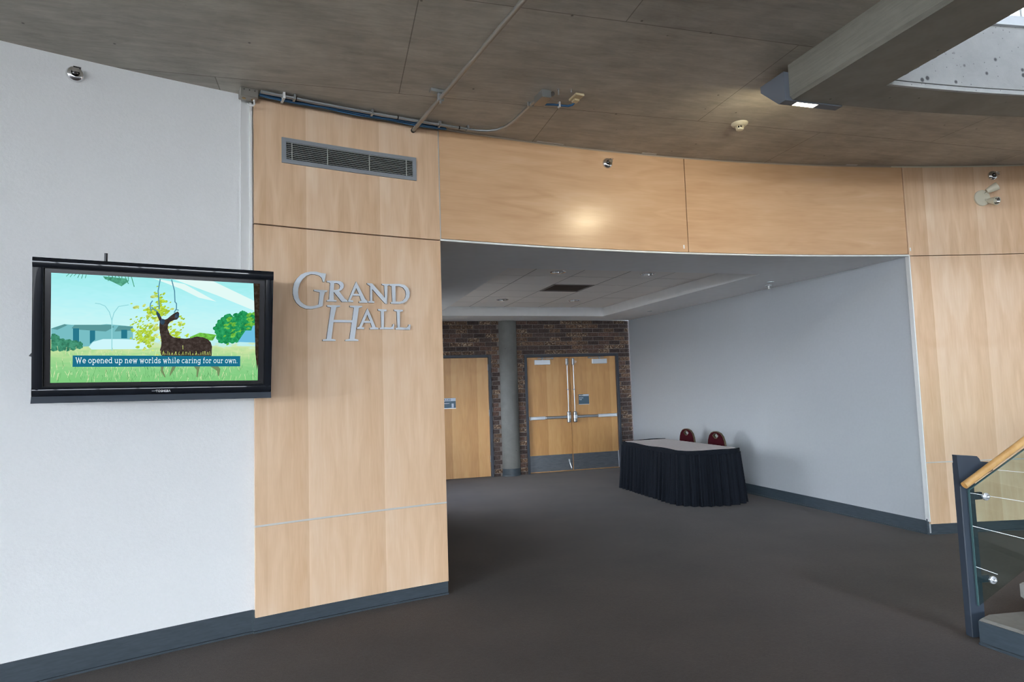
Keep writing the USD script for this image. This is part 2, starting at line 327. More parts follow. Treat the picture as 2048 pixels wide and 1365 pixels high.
# ---------------------------------------------------------------- outlines of the lettering (angle on the wall, height) and of the picture on the screen (metres from its middle)
LET = [([(-30.079,2.474),(-30.012,2.472),(-30.034,2.446),(-30.063,2.411),(-30.105,2.41),(-30.139,2.439),(-30.218,2.455),(-30.342,2.462),(-30.467,2.462),(-30.59,2.45),(-30.704,2.424),(-30.786,2.392),(-30.834,2.356),(-30.845,2.323),(-30.83,2.288),(-30.78,2.261),(-30.696,2.242),(-30.598,2.23),(-30.476,2.227),(-30.352,2.232),(-30.252,2.241),(-30.225,2.284),(-30.207,2.331),(-30.244,2.334),(-30.385,2.34),(-30.378,2.35),(-29.975,2.349),(-29.993,2.338),(-30.056,2.333),(-30.087,2.306),(-30.111,2.265),(-30.123,2.232),(-30.228,2.221),(-30.353,2.212),(-30.497,2.206),(-30.64,2.208),(-30.782,2.223),(-30.892,2.247),(-30.961,2.277),(-30.996,2.312),(-30.995,2.347),(-30.958,2.388),(-30.876,2.424),(-30.764,2.454),(-30.63,2.471),(-30.466,2.481),(-30.3,2.483),(-30.154,2.475)],[]),([(-29.989,2.42),(-29.734,2.424),(-29.584,2.422),(-29.499,2.412),(-29.468,2.394),(-29.484,2.373),(-29.545,2.356),(-29.621,2.347),(-29.441,2.29),(-29.377,2.282),(-29.345,2.269),(-29.533,2.267),(-29.781,2.34),(-29.785,2.335),(-29.784,2.281),(-29.703,2.278),(-29.704,2.268),(-29.996,2.267),(-29.996,2.276),(-29.928,2.281),(-29.888,2.402),(-29.905,2.407),(-29.989,2.41)],[(-29.767,2.404),(-29.692,2.406),(-29.618,2.4),(-29.586,2.385),(-29.609,2.366),(-29.674,2.356),(-29.78,2.354)]),([(-29.08,2.426),(-28.806,2.295),(-28.729,2.282),(-28.732,2.268),(-29.002,2.266),(-29.002,2.276),(-28.928,2.281),(-28.977,2.318),(-29.201,2.318),(-29.268,2.286),(-29.181,2.28),(-29.186,2.268),(-29.338,2.269),(-29.344,2.28),(-29.299,2.304),(-29.118,2.409)],[(-29.083,2.377),(-28.998,2.332),(-29.167,2.332)]),([(-28.735,2.419),(-28.574,2.418),(-28.166,2.31),(-28.179,2.405),(-28.254,2.41),(-28.258,2.419),(-28.015,2.419),(-28.016,2.409),(-28.076,2.405),(-28.096,2.265),(-28.16,2.266),(-28.573,2.375),(-28.579,2.284),(-28.512,2.279),(-28.517,2.268),(-28.714,2.269),(-28.714,2.278),(-28.646,2.284),(-28.638,2.397),(-28.731,2.41)],[]),([(-28.006,2.42),(-27.681,2.425),(-27.495,2.417),(-27.379,2.393),(-27.328,2.361),(-27.35,2.322),(-27.436,2.291),(-27.554,2.274),(-27.695,2.267),(-27.972,2.268),(-27.971,2.278),(-27.92,2.282),(-27.933,2.404),(-28.007,2.408)],[(-27.811,2.405),(-27.683,2.407),(-27.555,2.397),(-27.475,2.373),(-27.459,2.343),(-27.492,2.313),(-27.576,2.293),(-27.693,2.284),(-27.809,2.285)]),([(-29.997,2.24),(-29.59,2.241),(-29.595,2.231),(-29.712,2.225),(-29.796,2.133),(-29.223,2.132),(-29.162,2.227),(-29.293,2.231),(-29.292,2.242),(-28.898,2.243),(-28.903,2.233),(-29.009,2.227),(-29.155,1.994),(-29.035,1.986),(-29.042,1.977),(-29.454,1.977),(-29.447,1.985),(-29.318,1.992),(-29.239,2.115),(-29.803,2.114),(-29.872,1.992),(-29.74,1.985),(-29.747,1.976),(-30.145,1.976),(-30.134,1.985),(-30.02,1.99),(-29.872,2.223),(-29.994,2.229)],[]),([(-28.733,2.226),(-28.486,2.083),(-28.396,2.078),(-28.397,2.066),(-28.67,2.066),(-28.669,2.077),(-28.598,2.082),(-28.636,2.114),(-28.862,2.115),(-28.93,2.083),(-28.853,2.079),(-28.854,2.066),(-29.085,2.068),(-29.073,2.078),(-29.007,2.085),(-28.778,2.208)],[(-28.747,2.177),(-28.661,2.13),(-28.839,2.13)]),([(-28.397,2.223),(-28.118,2.221),(-28.119,2.208),(-28.206,2.204),(-28.219,2.084),(-28.01,2.082),(-27.94,2.09),(-27.92,2.109),(-27.874,2.109),(-27.896,2.069),(-28.363,2.068),(-28.356,2.078),(-28.294,2.083),(-28.308,2.206),(-28.398,2.212)],[]),([(-27.872,2.223),(-27.577,2.222),(-27.578,2.21),(-27.677,2.205),(-27.687,2.086),(-27.478,2.082),(-27.406,2.092),(-27.393,2.108),(-27.327,2.107),(-27.35,2.066),(-27.839,2.067),(-27.831,2.077),(-27.768,2.083),(-27.781,2.207),(-27.868,2.212)],[])]
DEER = [[-0.0273,0.1288],[-0.013,0.1141],[-0.0017,0.0943],[0.0029,0.0817],[0.0208,0.0798],[0.0319,0.0852],[0.0495,0.1036],[0.0717,0.1222],[0.0874,0.1305],[0.0944,0.1205],[0.0938,0.0974],[0.0836,0.0817],[0.0679,0.0787],[0.0456,0.0652],[0.0359,0.0497],[0.035,0.0242],[0.0467,-0.0113],[0.0649,-0.0263],[0.0921,-0.031],[0.1287,-0.0344],[0.1608,-0.0298],[0.193,-0.0203],[0.2258,-0.0234],[0.2542,-0.036],[0.271,-0.0541],[0.2786,-0.0802],[0.2772,-0.1381],[0.2702,-0.1434],[0.0083,-0.1445],[-0.0031,-0.1242],[-0.0047,-0.1038],[0.0008,-0.0834],[0.0026,-0.0529],[-0.0046,-0.0123],[-0.0096,0.0281],[-0.0088,0.0687],[-0.0194,0.0937],[-0.0271,0.1136]]
LEGS = [[[0.0002,-0.2006],[0.018,-0.2006],[0.013,-0.2262],[0.028,-0.2723],[0.0212,-0.2697],[0.0029,-0.2363]],[[0.0629,-0.2007],[0.0833,-0.2008],[0.0724,-0.2265],[0.0547,-0.2572],[0.0481,-0.2674],[0.0522,-0.2366]],[[0.1774,-0.2011],[0.2146,-0.2012],[0.2081,-0.2325],[0.2018,-0.2743],[0.1947,-0.269],[0.1954,-0.2272]],[[0.2664,-0.2013],[0.3141,-0.2014],[0.3288,-0.2227],[0.3223,-0.2598],[0.3153,-0.2703],[0.3098,-0.2332]]]
ANT = [[[-0.0528,0.1278],[-0.0597,0.1527],[-0.0578,0.1729],[-0.0471,0.191]],[[-0.0176,0.1241],[-0.0398,0.1384],[-0.0531,0.153]],[[0.0672,0.1221],[0.0795,0.1481],[0.079,0.1787],[0.0708,0.1886],[0.0675,0.2547],[0.0508,0.3225]],[[0.076,0.1428],[0.0919,0.1383]],[[-0.0111,0.1395],[-0.0193,0.2502],[-0.0092,0.3214]]]
LAMP = [[[-0.2509,-0.111],[-0.2529,0.0664]],[[-0.2529,0.0664],[-0.2429,0.111],[-0.2203,0.1487],[-0.1697,0.1607]],[[-0.2529,0.0664],[-0.2659,0.115],[-0.287,0.1485],[-0.3118,0.1597],[-0.3364,0.1635]]]
BLDG = [[-0.5425,0.0124],[-0.4811,0.0382],[-0.4476,0.0351],[-0.3106,0.0388],[-0.2791,0.0438],[-0.183,0.0364],[-0.1468,0.0306],[-0.1456,-0.071],[-0.5417,-0.1004]]
CAR = [[-0.3647,-0.0903],[-0.3443,-0.0612],[-0.2957,-0.0438],[-0.1965,-0.0422],[-0.1057,-0.0449],[-0.0646,-0.087],[-0.0644,-0.0999],[-0.3508,-0.1051]]
BUSH = [[-0.5421,-0.044],[-0.5271,-0.0195],[-0.5004,-0.0513],[-0.4468,-0.0586],[-0.406,-0.0662],[-0.3956,-0.0907],[-0.4598,-0.1077],[-0.5416,-0.1084]]
RTREE = [[0.2933,0.0329],[0.3208,0.0783],[0.3691,0.1201],[0.4024,0.0987],[0.4515,0.1456],[0.4855,0.1196],[0.5233,0.1346],[0.5293,0.0479],[0.488,-0.0079],[0.4217,-0.0454],[0.3231,-0.0514]]
BARN = [[0.426,-0.0499],[0.4706,0.0236],[0.5043,0.0244],[0.5122,0.0566],[0.5291,0.057],[0.5356,-0.0528]]
TRUNK = [[0.5111,0.3254],[0.5535,0.3278],[0.5552,0.122],[0.5548,-0.1539],[0.5434,-0.2276],[0.5309,-0.1172],[0.5219,0.1208]]
SBUSH = [[0.1553,-0.0231],[0.2099,0.0044],[0.3021,-0.007],[0.2825,-0.0431],[0.1556,-0.0451]]
ROOF = [[[-0.4474, 0.0147], [-0.4341, 0.0354], [-0.2579, 0.0402], [-0.2401, 0.0282], [-0.2822, 0.0005], [-0.4067, 0.0075]], [[-0.2398, 0.0014], [-0.2188, 0.0354], [-0.1469, 0.0339], [-0.1466, 0.0094]], [[-0.5425, 0.0108], [-0.4811, 0.0382], [-0.4677, 0.0321], [-0.5141, 0.005]]]
DARK = [[[-0.4407, 0.0149], [-0.4122, 0.0156], [-0.4115, -0.0622], [-0.44, -0.0626]], [[-0.3601, 0.0045], [-0.3346, 0.0051], [-0.334, -0.0486], [-0.3594, -0.0738]], [[-0.2057, 0.0123], [-0.1756, 0.013], [-0.175, -0.0376], [-0.2051, -0.0381]]]
NEED = [[[-0.4635, 0.3222], [-0.396, 0.3265], [-0.4366, 0.3158], [-0.45, 0.3166]], [[-0.2995, 0.3203], [-0.1863, 0.3148], [-0.1717, 0.2989], [-0.2072, 0.2676], [-0.2501, 0.2902], [-0.2713, 0.2997], [-0.2889, 0.3044]]][1]

# ---------------------------------------------------------------- the setting: floor, slab, beams
def ring_poly(a0, a1, r0, r1, n=60):
    A = np.linspace(a0, a1, n)
    return Polygon([W(a, r1, 0)[:2] for a in A] + [W(a, r0, 0)[:2] for a in A[::-1]])
DISC = Point(CX, CY).buffer(13.95, 96)
BA, BD = np.array([-1.192, 11.215]), np.array([.96442, .26437]); BN = np.array([.26437, -.96442])   # the brick wall: start, direction, normal
BYAW = 15.33
def BW(s, d, z): return np.array([*(BA + BD * s + BN * d), z])
RD, RN = np.array([.3039, -.9527]), np.array([-.9527, -.3039])                                       # the grey wall on the right: direction towards the lobby, normal
R0 = np.array([2.258, 12.135]); RLEN = 5.99; RYAW = -72.31
R1 = R0 + RD * RLEN
LB, LF = np.array([-2.45, 10.87]), np.array([-.60, 5.07])
PASS = Polygon([LF, *[W(a, 13.79, 0)[:2] for a in np.linspace(-26.15, -6.08, 30)], R1, R0, LB])
floor_poly = unary_union([DISC, PASS.buffer(.6, join_style=2)])
solo('floor', tri(*(lambda m: (m.vertices + [0, 0, -.12], m.faces))(prism(floor_poly, .12))), 'carpet', kind='structure')
atrium = ring_poly(-14.87, 75, 4.5, 11.72)
slab_ = solo('ceiling', tf(prism(DISC.difference(atrium), .24), trimesh.transformations.translation_matrix((0, 0, H))), 'concrete_slab', kind='structure')
def wedge(a0, a1, r0, r1, z0, z1, cham):
    d = math.degrees(cham / 11.); p = []
    for r in (r0, r1):
        dd = math.degrees(cham / r)
        p += [W(a0, r, z1), W(a1, r, z1), W(a0, r, z0 + cham), W(a0 + dd, r, z0), W(a1, r, z0)]
    return trimesh.convex.convex_hull(np.array(p))
ZB = 3.494
solo('ceiling_beam', wedge(-17.25, -14.87, 4.6, 12.03, ZB, H + .2, .022), 'concrete_beam', kind='structure')
for a, w_ in ((-21.9, .34), (-17.7, .20), (-8.4, .16)):
    put(slab_, 'paint_smear', curved(a - w_ * 1.6, a + w_ * 1.6, 13.725, 13.752, H - .0012, H)[0], 'raceway_cover')
m_, uv_ = curved(-14.95, 62, 11.72, 12.03, ZB + .0004, H + .2)
solo('ceiling_beam', m_, 'concrete_beam', kind='structure', smooth=True)
par = thing('parapet', kind='structure')
put_curved(par, 'face', 'concrete_pale', -14.88, 62, 11.695, 11.80, ZB + .034, 3.977)
put_curved(par, 'lower_lip', 'concrete_pale', -14.9, 62, 11.70, 11.74, ZB + .001, ZB + .030)
put_curved(par, 'cap', 'upper_white', -14.88, 62, 11.67, 11.86, 3.977, 4.045)
# the floor above, seen through the opening: its outer wall with a small window, its roof with a round skylight
solo('wall_upper', curved(-150, 150, 13.72, 13.9, H + .24, 5.20)[0], 'upper_white', kind='structure', smooth=True)
solo('wall_upper', curved(-150, -1.05, 13.72, 13.9, 5.20, 6.9)[0], 'upper_white', kind='structure', smooth=True)
solo('wall_upper', curved(.6, 150, 13.72, 13.9, 5.20, 6.9)[0], 'upper_white', kind='structure', smooth=True)
solo('wall_upper', curved(-1.05, .6, 13.72, 13.9, 6.0, 6.9)[0], 'upper_white', kind='structure', smooth=True)
w2 = thing('window_2', kind='structure')
put(w2, 'window_frame', cat(*[curved(a - .05, a + .05, 13.70, 13.80, 5.20, 6.0)[0] for a in (-1.0, -.22, .55)], curved(-1.05, .6, 13.70, 13.80, 5.20, 5.25)[0], curved(-1.05, .6, 13.70, 13.80, 5.44, 5.48)[0]), 'bead_white')
put(w2, 'pane', curved(-1.0, .55, 13.77, 13.775, 5.25, 6.0)[0], 'glass')
solo('roof', tf(prism(Point(CX, CY).buffer(14.1, 64).difference(Point(CX - 1, CY + 3.).buffer(2.2, 48)), .2), trimesh.transformations.translation_matrix((0, 0, 6.9))), 'upper_white', kind='structure')
solo('ground', tf(prism(Point(CX, CY).buffer(70, 48).difference(Point(CX, CY).buffer(13.94, 96)).difference(PASS.buffer(.58, join_style=2)), .2), trimesh.transformations.translation_matrix((0, 0, -.35))), 'paving', kind='structure')

# ---------------------------------------------------------------- walls of the lobby
solo('wall_left', curved(-62, -32.045, 13.80, 14.0, 0, H)[0], 'wall_white', kind='structure', smooth=True)
solo('wall_back', curved(4.05, 148, 13.80, 14.0, 0, H)[0], 'wall_white', kind='structure', smooth=True)
gz = thing('window_1', kind='structure')                       # the glazed front behind the camera
for a in range(-212, -60, 6): put_curved(gz, 'mullion', 'frame_blue', a - .16, a + .16, 13.78, 13.92, 0, H, 2)
for z in (.0, .95, 2.75, H - .12): put_curved(gz, 'transom', 'frame_blue', -212, -62, 13.80, 13.90, z, z + .07)

wf = thing('wall_front', kind='structure')
RB0, RB1 = 13.785, 14.0
put_curved(wf, 'backing', 'gap_dark', -32.04, -26.19, RB0, RB1, 0, H)
put_curved(wf, 'backing', 'gap_dark', -26.19, -6.06, RB0, RB1, S + .012, H)
put_curved(wf, 'backing', 'gap_dark', -6.0, 4.05, RB0, RB1, 0, H)
RP = RW
for nm, m, a0, a1, z0, z1 in [('wood_panel', 'maple_upright', -32.06, -26.205, S + .006, 3.712), ('wood_panel', 'maple_upright', -32.06, -26.205, L + .007, S - .004), ('wood_panel', 'maple_upright', -32.06, -26.205, B, L - .007),
        ('wood_panel', 'maple_level', -26.165, -16.135, S + .018, 3.722), ('wood_panel', 'maple_level', -16.10, -6.055, S + .018, 3.722),
        ('wood_panel', 'maple_upright', -6.01, 4.0, S + .004, 3.722), ('wood_panel', 'maple_upright', -5.97, 4.0, L + .006, S - .004), ('wood_panel', 'maple_upright', -5.97, 4.0, B, L - .006)]:
    put_curved(wf, nm, m, a0, a1, RP, RP + .028, z0, z1)
put_curved(wf, 'seam_strip', 'seam_steel', -32.06, -26.2, RP + .003, RP + .02, L - .0065, L + .0065)
put_curved(wf, 'seam_strip', 'seam_steel', -5.97, 4.0, RP + .003, RP + .02, L - .0055, L + .0055)
put_curved(wf, 'seam_strip', 'seam_steel', -26.20, -26.168, RP + .001, RP + .02, S, 3.715, 2)
put_curved(wf, 'edge_bead', 'bead_white', -26.20, -6.02, RP - .004, RP + .04, S - .002, S + .013)
put_curved(wf, 'edge_bead', 'bead_white', -6.035, -5.985, RP - .003, RP + .05, .128, S + .010, 2)
put_curved(wf, 'top_trim', 'trim_tan', -32.06, -21.5, RP + .006, RP + .03, 3.714, H)
put_curved(wf, 'top_trim', 'trim_tan', -21.5, -6.5, RP + .006, RP + .03, 3.724, H)
put_curved(wf, 'top_trim', 'plastic_cream', -6.5, 4.0, RP + .004, RP + .03, 3.722, H)
# small chips of white filler where the header panels meet
for a in (-16.32, -5.93): put_curved(wf, 'filler_chip', 'bead_white', a - .03, a + .03, RP - .0012, RP + .002, S + .05, S + .085, 2)

solo('wall_passage', slab_plain := box([*(BA + BD * 1.1 - BN * .26), 1.5], (5.4, .1, 3.2), BYAW), 'wall_grey', kind='structure')  # unseen cover added behind the bricks to stop light leaking in
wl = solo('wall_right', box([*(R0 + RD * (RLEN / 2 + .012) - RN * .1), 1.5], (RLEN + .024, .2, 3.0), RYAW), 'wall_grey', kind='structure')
LD = (LB - LF) / np.linalg.norm(LB - LF); LN = float(np.linalg.norm(LB - LF))
def lwall(t0, t1, z0, z1): return box([*(LF + LD * (t0 + t1) / 2 + RN * .1), (z0 + z1) / 2], (t1 - t0, .2, z1 - z0), RYAW)
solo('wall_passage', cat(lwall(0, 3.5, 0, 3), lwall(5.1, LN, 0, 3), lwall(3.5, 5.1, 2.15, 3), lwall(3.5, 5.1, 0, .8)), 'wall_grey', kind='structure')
w3 = thing('window_3', kind='structure')                       # unseen side window, added on the left to bring daylight into the passage
for t in (3.53, 4.3, 5.07): put(w3, 'mullion', lwall(t - .03, t + .03, .8, 2.15), 'frame_blue')

def cove(a0, a1, r, h, seg=None):
    return cat(curved(a0, a1, r - .007, r + .004, 0, h, seg)[0], curved(a0, a1, r - .022, r - .004, 0, .012, seg)[0])
solo('baseboard_left', cove(-62, -32.10, 13.80, .15), 'rubber', kind='structure')
solo('baseboard_front', cove(-32.10, -26.19, 13.785, .15), 'rubber', kind='structure')
solo('baseboard_front', cove(-6.06, 4.05, 13.785, .15), 'rubber', kind='structure')
RL = RLEN - .0
solo('baseboard_right', cat(box([*(R0 + RD * (RL / 2) + RN * .004), .066], (RL, .010, .132), RYAW), box([*(R0 + RD * (RL / 2) + RN * .012), .007], (RL, .024, .014), RYAW)), 'rubber', kind='structure')

# ---------------------------------------------------------------- the passage ceiling: soffit with a tiled recess
OB = np.array([1.645, 11.214]); EX, EY = np.array([.9545, .2982]), np.array([.2982, -.9545]); TYAW = 17.35
def GT(x, y): return OB + EX * x + EY * y
RECT = Polygon([GT(0, 0), GT(-3.04, 0), GT(-3.04, 4.16), GT(0, 4.16)])
soff = thing('ceiling', kind='structure')
put(soff, 'soffit', tf(prism(PASS.difference(RECT), .19), trimesh.transformations.translation_matrix((0, 0, S))), 'soffit_white')
put(soff, 'plenum', tf(prism(Polygon([LF - RN * -.15, *[W(a, 13.86, 0)[:2] for a in np.linspace(-26.1, -6.1, 30)], R1 - RN * .12, R0 - RN * .12 - RD * .3, LB - RD * .3 + RN * .15]).buffer(0), .03), trimesh.transformations.translation_matrix((0, 0, S + .195))), 'soffit_white')
ZT = S + .152
cols = [0, -.623, -1.235, -1.845, -2.452, -3.04]; rows = [0, .549, 1.16, 1.757, 2.353, 2.945, 3.545, 4.16]
DL = [(-2.13, 3.235), (-.92, 3.235), (-2.13, .875), (-.93, .875)]
for i in range(5):
    for j in range(7):
        x0, x1, y0, y1 = cols[i + 1] + .007, cols[i] - .007, rows[j] + .007, rows[j + 1] - .007
        if i == 2 and j == 3: continue
        P = sbox(x0, y0, x1, y1)
        for d in DL:
            if P.contains(Point(d)): P = P.difference(Point(d).buffer(.082, 12))
        m = prism(P, .014); v = m.vertices; m.vertices = np.column_stack([*(OB[:, None] + EX[:, None] * v[:, 0] + EY[:, None] * v[:, 1]), v[:, 2] + ZT + random.Random(i * 9 + j).uniform(0, .002)]); m.fix_normals()
        put(soff, 'ceiling_tile', m, 'tile_white')
grid = [box([*GT(x, 2.08), ZT + .005], (.022, 4.16, .006), TYAW) for x in cols] + [box([*GT(-1.52, y), ZT + .005], (3.04, .022, .006), TYAW) for y in rows]
put(soff, 'tile_grid', cat(*grid), 'tile_grid')

# ---------------------------------------------------------------- the brick wall, its column and doors
wb = thing('wall_brick', kind='structure')
D1, D2, COL = (-.19, .828, 2.187), (1.458, 3.332, 2.172), (.985, 1.325)
def slab(s0, s1, z0, z1, d0=-.20, d1=-.009): return box(BW((s0 + s1) / 2, (d0 + d1) / 2, (z0 + z1) / 2), (s1 - s0, d1 - d0, z1 - z0), BYAW)
put(wb, 'mortar_bed', cat(slab(-1.4, D1[0], 0, S), slab(D1[0], D1[1], D1[2], S), slab(D1[1], D2[0], 0, S), slab(D2[0], D2[1], D2[2], S), slab(D2[1], 3.62, 0, S)), 'mortar')
rnd = random.Random(5)
zs = [2.73 - .0787 * k for k in range(-1, 36)]
def solid(s0, s1, z):
    out = [(s0, s1)]
    cuts = [COL] + ([D1[:2]] if z < D1[2] else []) + ([D2[:2]] if z < D2[2] else [])
    for c in cuts:
        nx = []
        for a, b in out:
            if c[1] <= a or c[0] >= b: nx.append((a, b))
            else:
                if a < c[0]: nx.append((a, c[0]))
                if b > c[1]: nx.append((c[1], b))
        out = nx
    return [(a, b) for a, b in out if b - a > .03]
nb_ = 0
for k, zt in enumerate(zs):
    z1, z0 = min(zt - .005, S - .001), max(zt - .0787 + .005, .003)
    if z1 - z0 < .02: continue
    for left, right, ph in ((-.19, COL[0], .05), (COL[1], 3.566, .012)):
        s = left - (.1085 if (k % 2) else 0) - ph
        while s < right:
            for a, b in solid(max(s + .005, left), min(s + .212, right), z1 - .018):
                zl = max([z0] + [d[2] + .004 for d in (D1, D2) if z0 < d[2] and a < d[1] and b > d[0]])
                kk = rnd.random(); nm = 'brick_dark' if kk < .40 else 'brick_red' if kk < .60 else 'brick_brown' if kk < .75 else 'brick_flashed'
                put(wb, 'brick', box(BW((a + b) / 2, -.03 + rnd.uniform(-.002, .002), (zl + z1) / 2), (b - a, .06, z1 - zl), BYAW, .004), nm); nb_ += 1
            s += .217
print('bricks', nb_)
col = thing('column', kind='structure', base=BW(1.155, -.09, 0))
put(col, 'shaft', tf(lathe([(0, 0), (.185, 0), (.185, S), (0, S)], 40), trimesh.transformations.translation_matrix(BW(1.155, -.09, 0))), 'concrete_column', smooth=40)
put(col, 'rubber_base', tf(lathe([(.17, 0), (.200, 0), (.196, .012), (.191, .018), (.191, .132), (.17, .132)], 40), trimesh.transformations.translation_matrix(BW(1.155, -.09, 0))), 'rubber', smooth=40)

def uvbox(s0, s1, d0, d1, z0, z1):
    """A door leaf in the brick wall's plane with its own u, v for the veneer."""
    v, f, uv = [], [], []
    def quad(ps, us):
        k = len(v); v.extend(ps); uv.extend(us); f.extend([(k, k + 1, k + 2), (k, k + 2, k + 3)])
    c = lambda s, d, z: BW(s, d, z)
    quad([c(s0, d1, z0), c(s1, d1, z0), c(s1, d1, z1), c(s0, d1, z1)], [(s0, z0), (s1, z0), (s1, z1), (s0, z1)])
    quad([c(s1, d0, z0), c(s0, d0, z0), c(s0, d0, z1), c(s1, d0, z1)], [(s1, z0), (s0, z0), (s0, z1), (s1, z1)])
    for s, o in ((s0, 1), (s1, 0)):
        q = [c(s, d0, z0), c(s, d1, z0), c(s, d1, z1), c(s, d0, z1)]; quad(q if o else q[::-1], [(s, z0), (s + .01, z0), (s + .01, z1), (s, z1)] if o else [(s, z1), (s + .01, z1), (s + .01, z0), (s, z0)])
    quad([c(s0, d1, z1), c(s1, d1, z1), c(s1, d0, z1), c(s0, d0, z1)], [(s0, z1), (s1, z1), (s1, z1 + .01), (s0, z1 + .01)])
    quad([c(s1, d1, z0), c(s0, d1, z0), c(s0, d0, z0), c(s1, d0, z0)], [(s1, z0), (s0, z0), (s0, z0 - .01), (s1, z0 - .01)])
    return tri(v, f), np.array(uv)
def bbox(s0, s1, d0, d1, z0, z1, ch=.0): return box(BW((s0 + s1) / 2, (d0 + d1) / 2, (z0 + z1) / 2), (s1 - s0, d1 - d0, z1 - z0), BYAW, ch)
def frame_of(o, s0, s1, zt, w=.047):
    put(o, 'door_frame', cat(bbox(s0, s0 + w, -.16, .012, 0, zt, .004), bbox(s1 - w, s1, -.16, .012, 0, zt, .004), bbox(s0 + w, s1 - w, -.16, .012, zt - w, zt, .004),
        bbox(s0 + w, s0 + w + .016, -.16, -.11, 0, zt - w), bbox(s1 - w - .016, s1 - w, -.16, -.11, 0, zt - w), bbox(s0 + w, s1 - w, -.16, -.11, zt - w - .016, zt - w)), 'frame_blue')
def writing(txt, h, s, d, z, bold=False):
    return tf(upright(meshkit.text_mesh(txt, h, .0012, bold)), np.vstack([np.column_stack([[BD[0], BD[1], 0], [-BN[0], -BN[1], 0], [0, 0, 1], BW(s, d, z)]), [0, 0, 0, 1]]))
DF = -.045                                                       # face of the door leaves, set back into the frame
d1 = thing('door_1', kind='structure', base=BW(.3, 0, 0))
frame_of(d1, *D1)
m_, uv_ = uvbox(D1[0] + .05, D1[1] - .05, DF - .045, DF, .008, D1[2] - .05)
put(d1, 'door_leaf', m_, 'maple_door', uv=uv_ + [7.31, 0])
for z in (.26, 1.08, 1.90): put(d1, 'hinge', tf(lathe([(0, 0), (.008, 0), (.008, .115), (0, .115)], 12), trimesh.transformations.translation_matrix(BW(D1[1] - .049, DF + .008, z))), 'brushed', smooth=40)
sg = put(d1, 'door_sign', bbox(-.055, .172, DF, DF + .006, 1.252, 1.430, .0015), 'sign_teal', label='dark teal room sign with pale header strip')
put(sg, 'sign_header', bbox(-.055, .172, DF + .006, DF + .0072, 1.375, 1.427), 'sign_pale'); put(sg, 'sign_number', writing('A120', .036, -.045, DF + .0072, 1.383, True), 'ink')
put(sg, 'sign_rail', bbox(-.058, .175, DF, DF + .012, 1.243, 1.253), 'alu_pale'); put(sg, 'sign_stripe', bbox(-.05, .06, DF + .006, DF + .0075, 1.332, 1.341), 'plastic_white'); put(sg, 'sign_stripe', bbox(.098, .135, DF + .006, DF + .0072, 1.262, 1.332), 'sign_pale')

d2 = thing('door_2', kind='structure', base=BW(2.39, 0, 0))
frame_of(d2, *D2)
SM = 2.352
for (s0, s1), hand in (((D2[0] + .050, SM - .003), -1), ((SM + .003, D2[1] - .050), 1)):
    m_, uv_ = uvbox(s0, s1, DF - .045, DF, .008, D2[2] - .052)
    lf = put(d2, 'door_leaf', m_, 'maple_door', uv=uv_ + [3.17 if hand < 0 else 3.31, 0])
    put(lf, 'kick_plate', bbox(s0 + .006, s1 - .006, DF, DF + .002, .022, .318), 'kick_steel')
    # surface closer
    ce = 1.805 if hand < 0 else 2.945
    cl = put(d2, 'door_closer', bbox(ce - .150, ce + .150, DF, DF + .055, 1.982, 2.072, .006), 'alu_pale')
    put(cl, 'closer_arm', cat(bbox(ce - hand * .05 - .14, ce - hand * .05 + .14, DF + .03, DF + .045, 2.092, 2.108, .003), bbox(ce - .012, ce + .012, DF + .025, DF + .05, 2.065, 2.112, .004), bbox(ce - hand * .20 - .02, ce - hand * .20 + .02, DF, DF + .045, 2.085, 2.115, .004), bbox(ce - .02, ce + .02, DF + .018, DF + .056, 2.096, 2.118, .006)), 'brushed')
    # exit device: bar across the leaf, latch case and rod up to the head
    e = SM + hand * .062; out = s0 + .028 if hand < 0 else s1 - .028; mid = SM + hand * .52
    lo, hi = sorted((e + hand * .03, mid)); lo2, hi2 = sorted((mid, out))
    pb = put(d2, 'push_bar', bbox(lo, hi, DF + .012, DF + .062, .978, 1.028, .012), 'brushed')
    put(pb, 'bar_end', bbox(lo2, hi2, DF + .006, DF + .050, .972, 1.032, .008), 'alu_pale'); put(pb, 'end_cap', bbox(out - .012, out + .012, DF, DF + .054, .968, 1.036, .006), 'brushed')
    lc = put(d2, 'latch_case', bbox(e - .031, e + .031, DF, DF + .07, .898, 1.102, .014), 'brushed'); put(lc, 'latch_band', bbox(e - .033, e + .033, DF + .004, DF + .074, .962, 1.042, .012), 'alu_pale')
    rd = put(d2, 'vertical_rod', tube([BW(e, DF + .03, 1.09), BW(e, DF + .03, 1.98)], .0085, 10), 'alu_pale', smooth=40)
    put(rd, 'rod_head', bbox(e - .024, e + .024, DF, DF + .05, 1.965, 2.095, .01), 'brushed'); put(rd, 'rod_guide', bbox(e - .016, e + .016, DF, DF + .045, 1.50, 1.52, .004), 'brushed')
put(d2, 'kick_stop', cat(tube([BW(SM - .075, DF + .012, .215), BW(SM - .07, DF + .022, .15), BW(SM - .055, DF + .05, .075)], .008, 8), bbox(SM - .095, SM - .055, DF, DF + .014, .175, .225, .004), tf(lathe([(0, 0), (.016, 0), (.016, .02), (0, .02)], 14), trimesh.transformations.translation_matrix(BW(SM - .053, DF + .05, .055)))), 'steel_bright')
sg = put(d2, 'door_sign', bbox(2.507, 2.714, DF, DF + .006, 1.228, 1.412, .0015), 'sign_teal', label='dark teal room sign with pale header strip')
put(sg, 'sign_header', bbox(2.600, 2.712, DF + .006, DF + .0072, 1.376, 1.410), 'sign_pale'); put(sg, 'sign_number', writing('G120', .026, 2.513, DF + .006, 1.378, True), 'plastic_white')
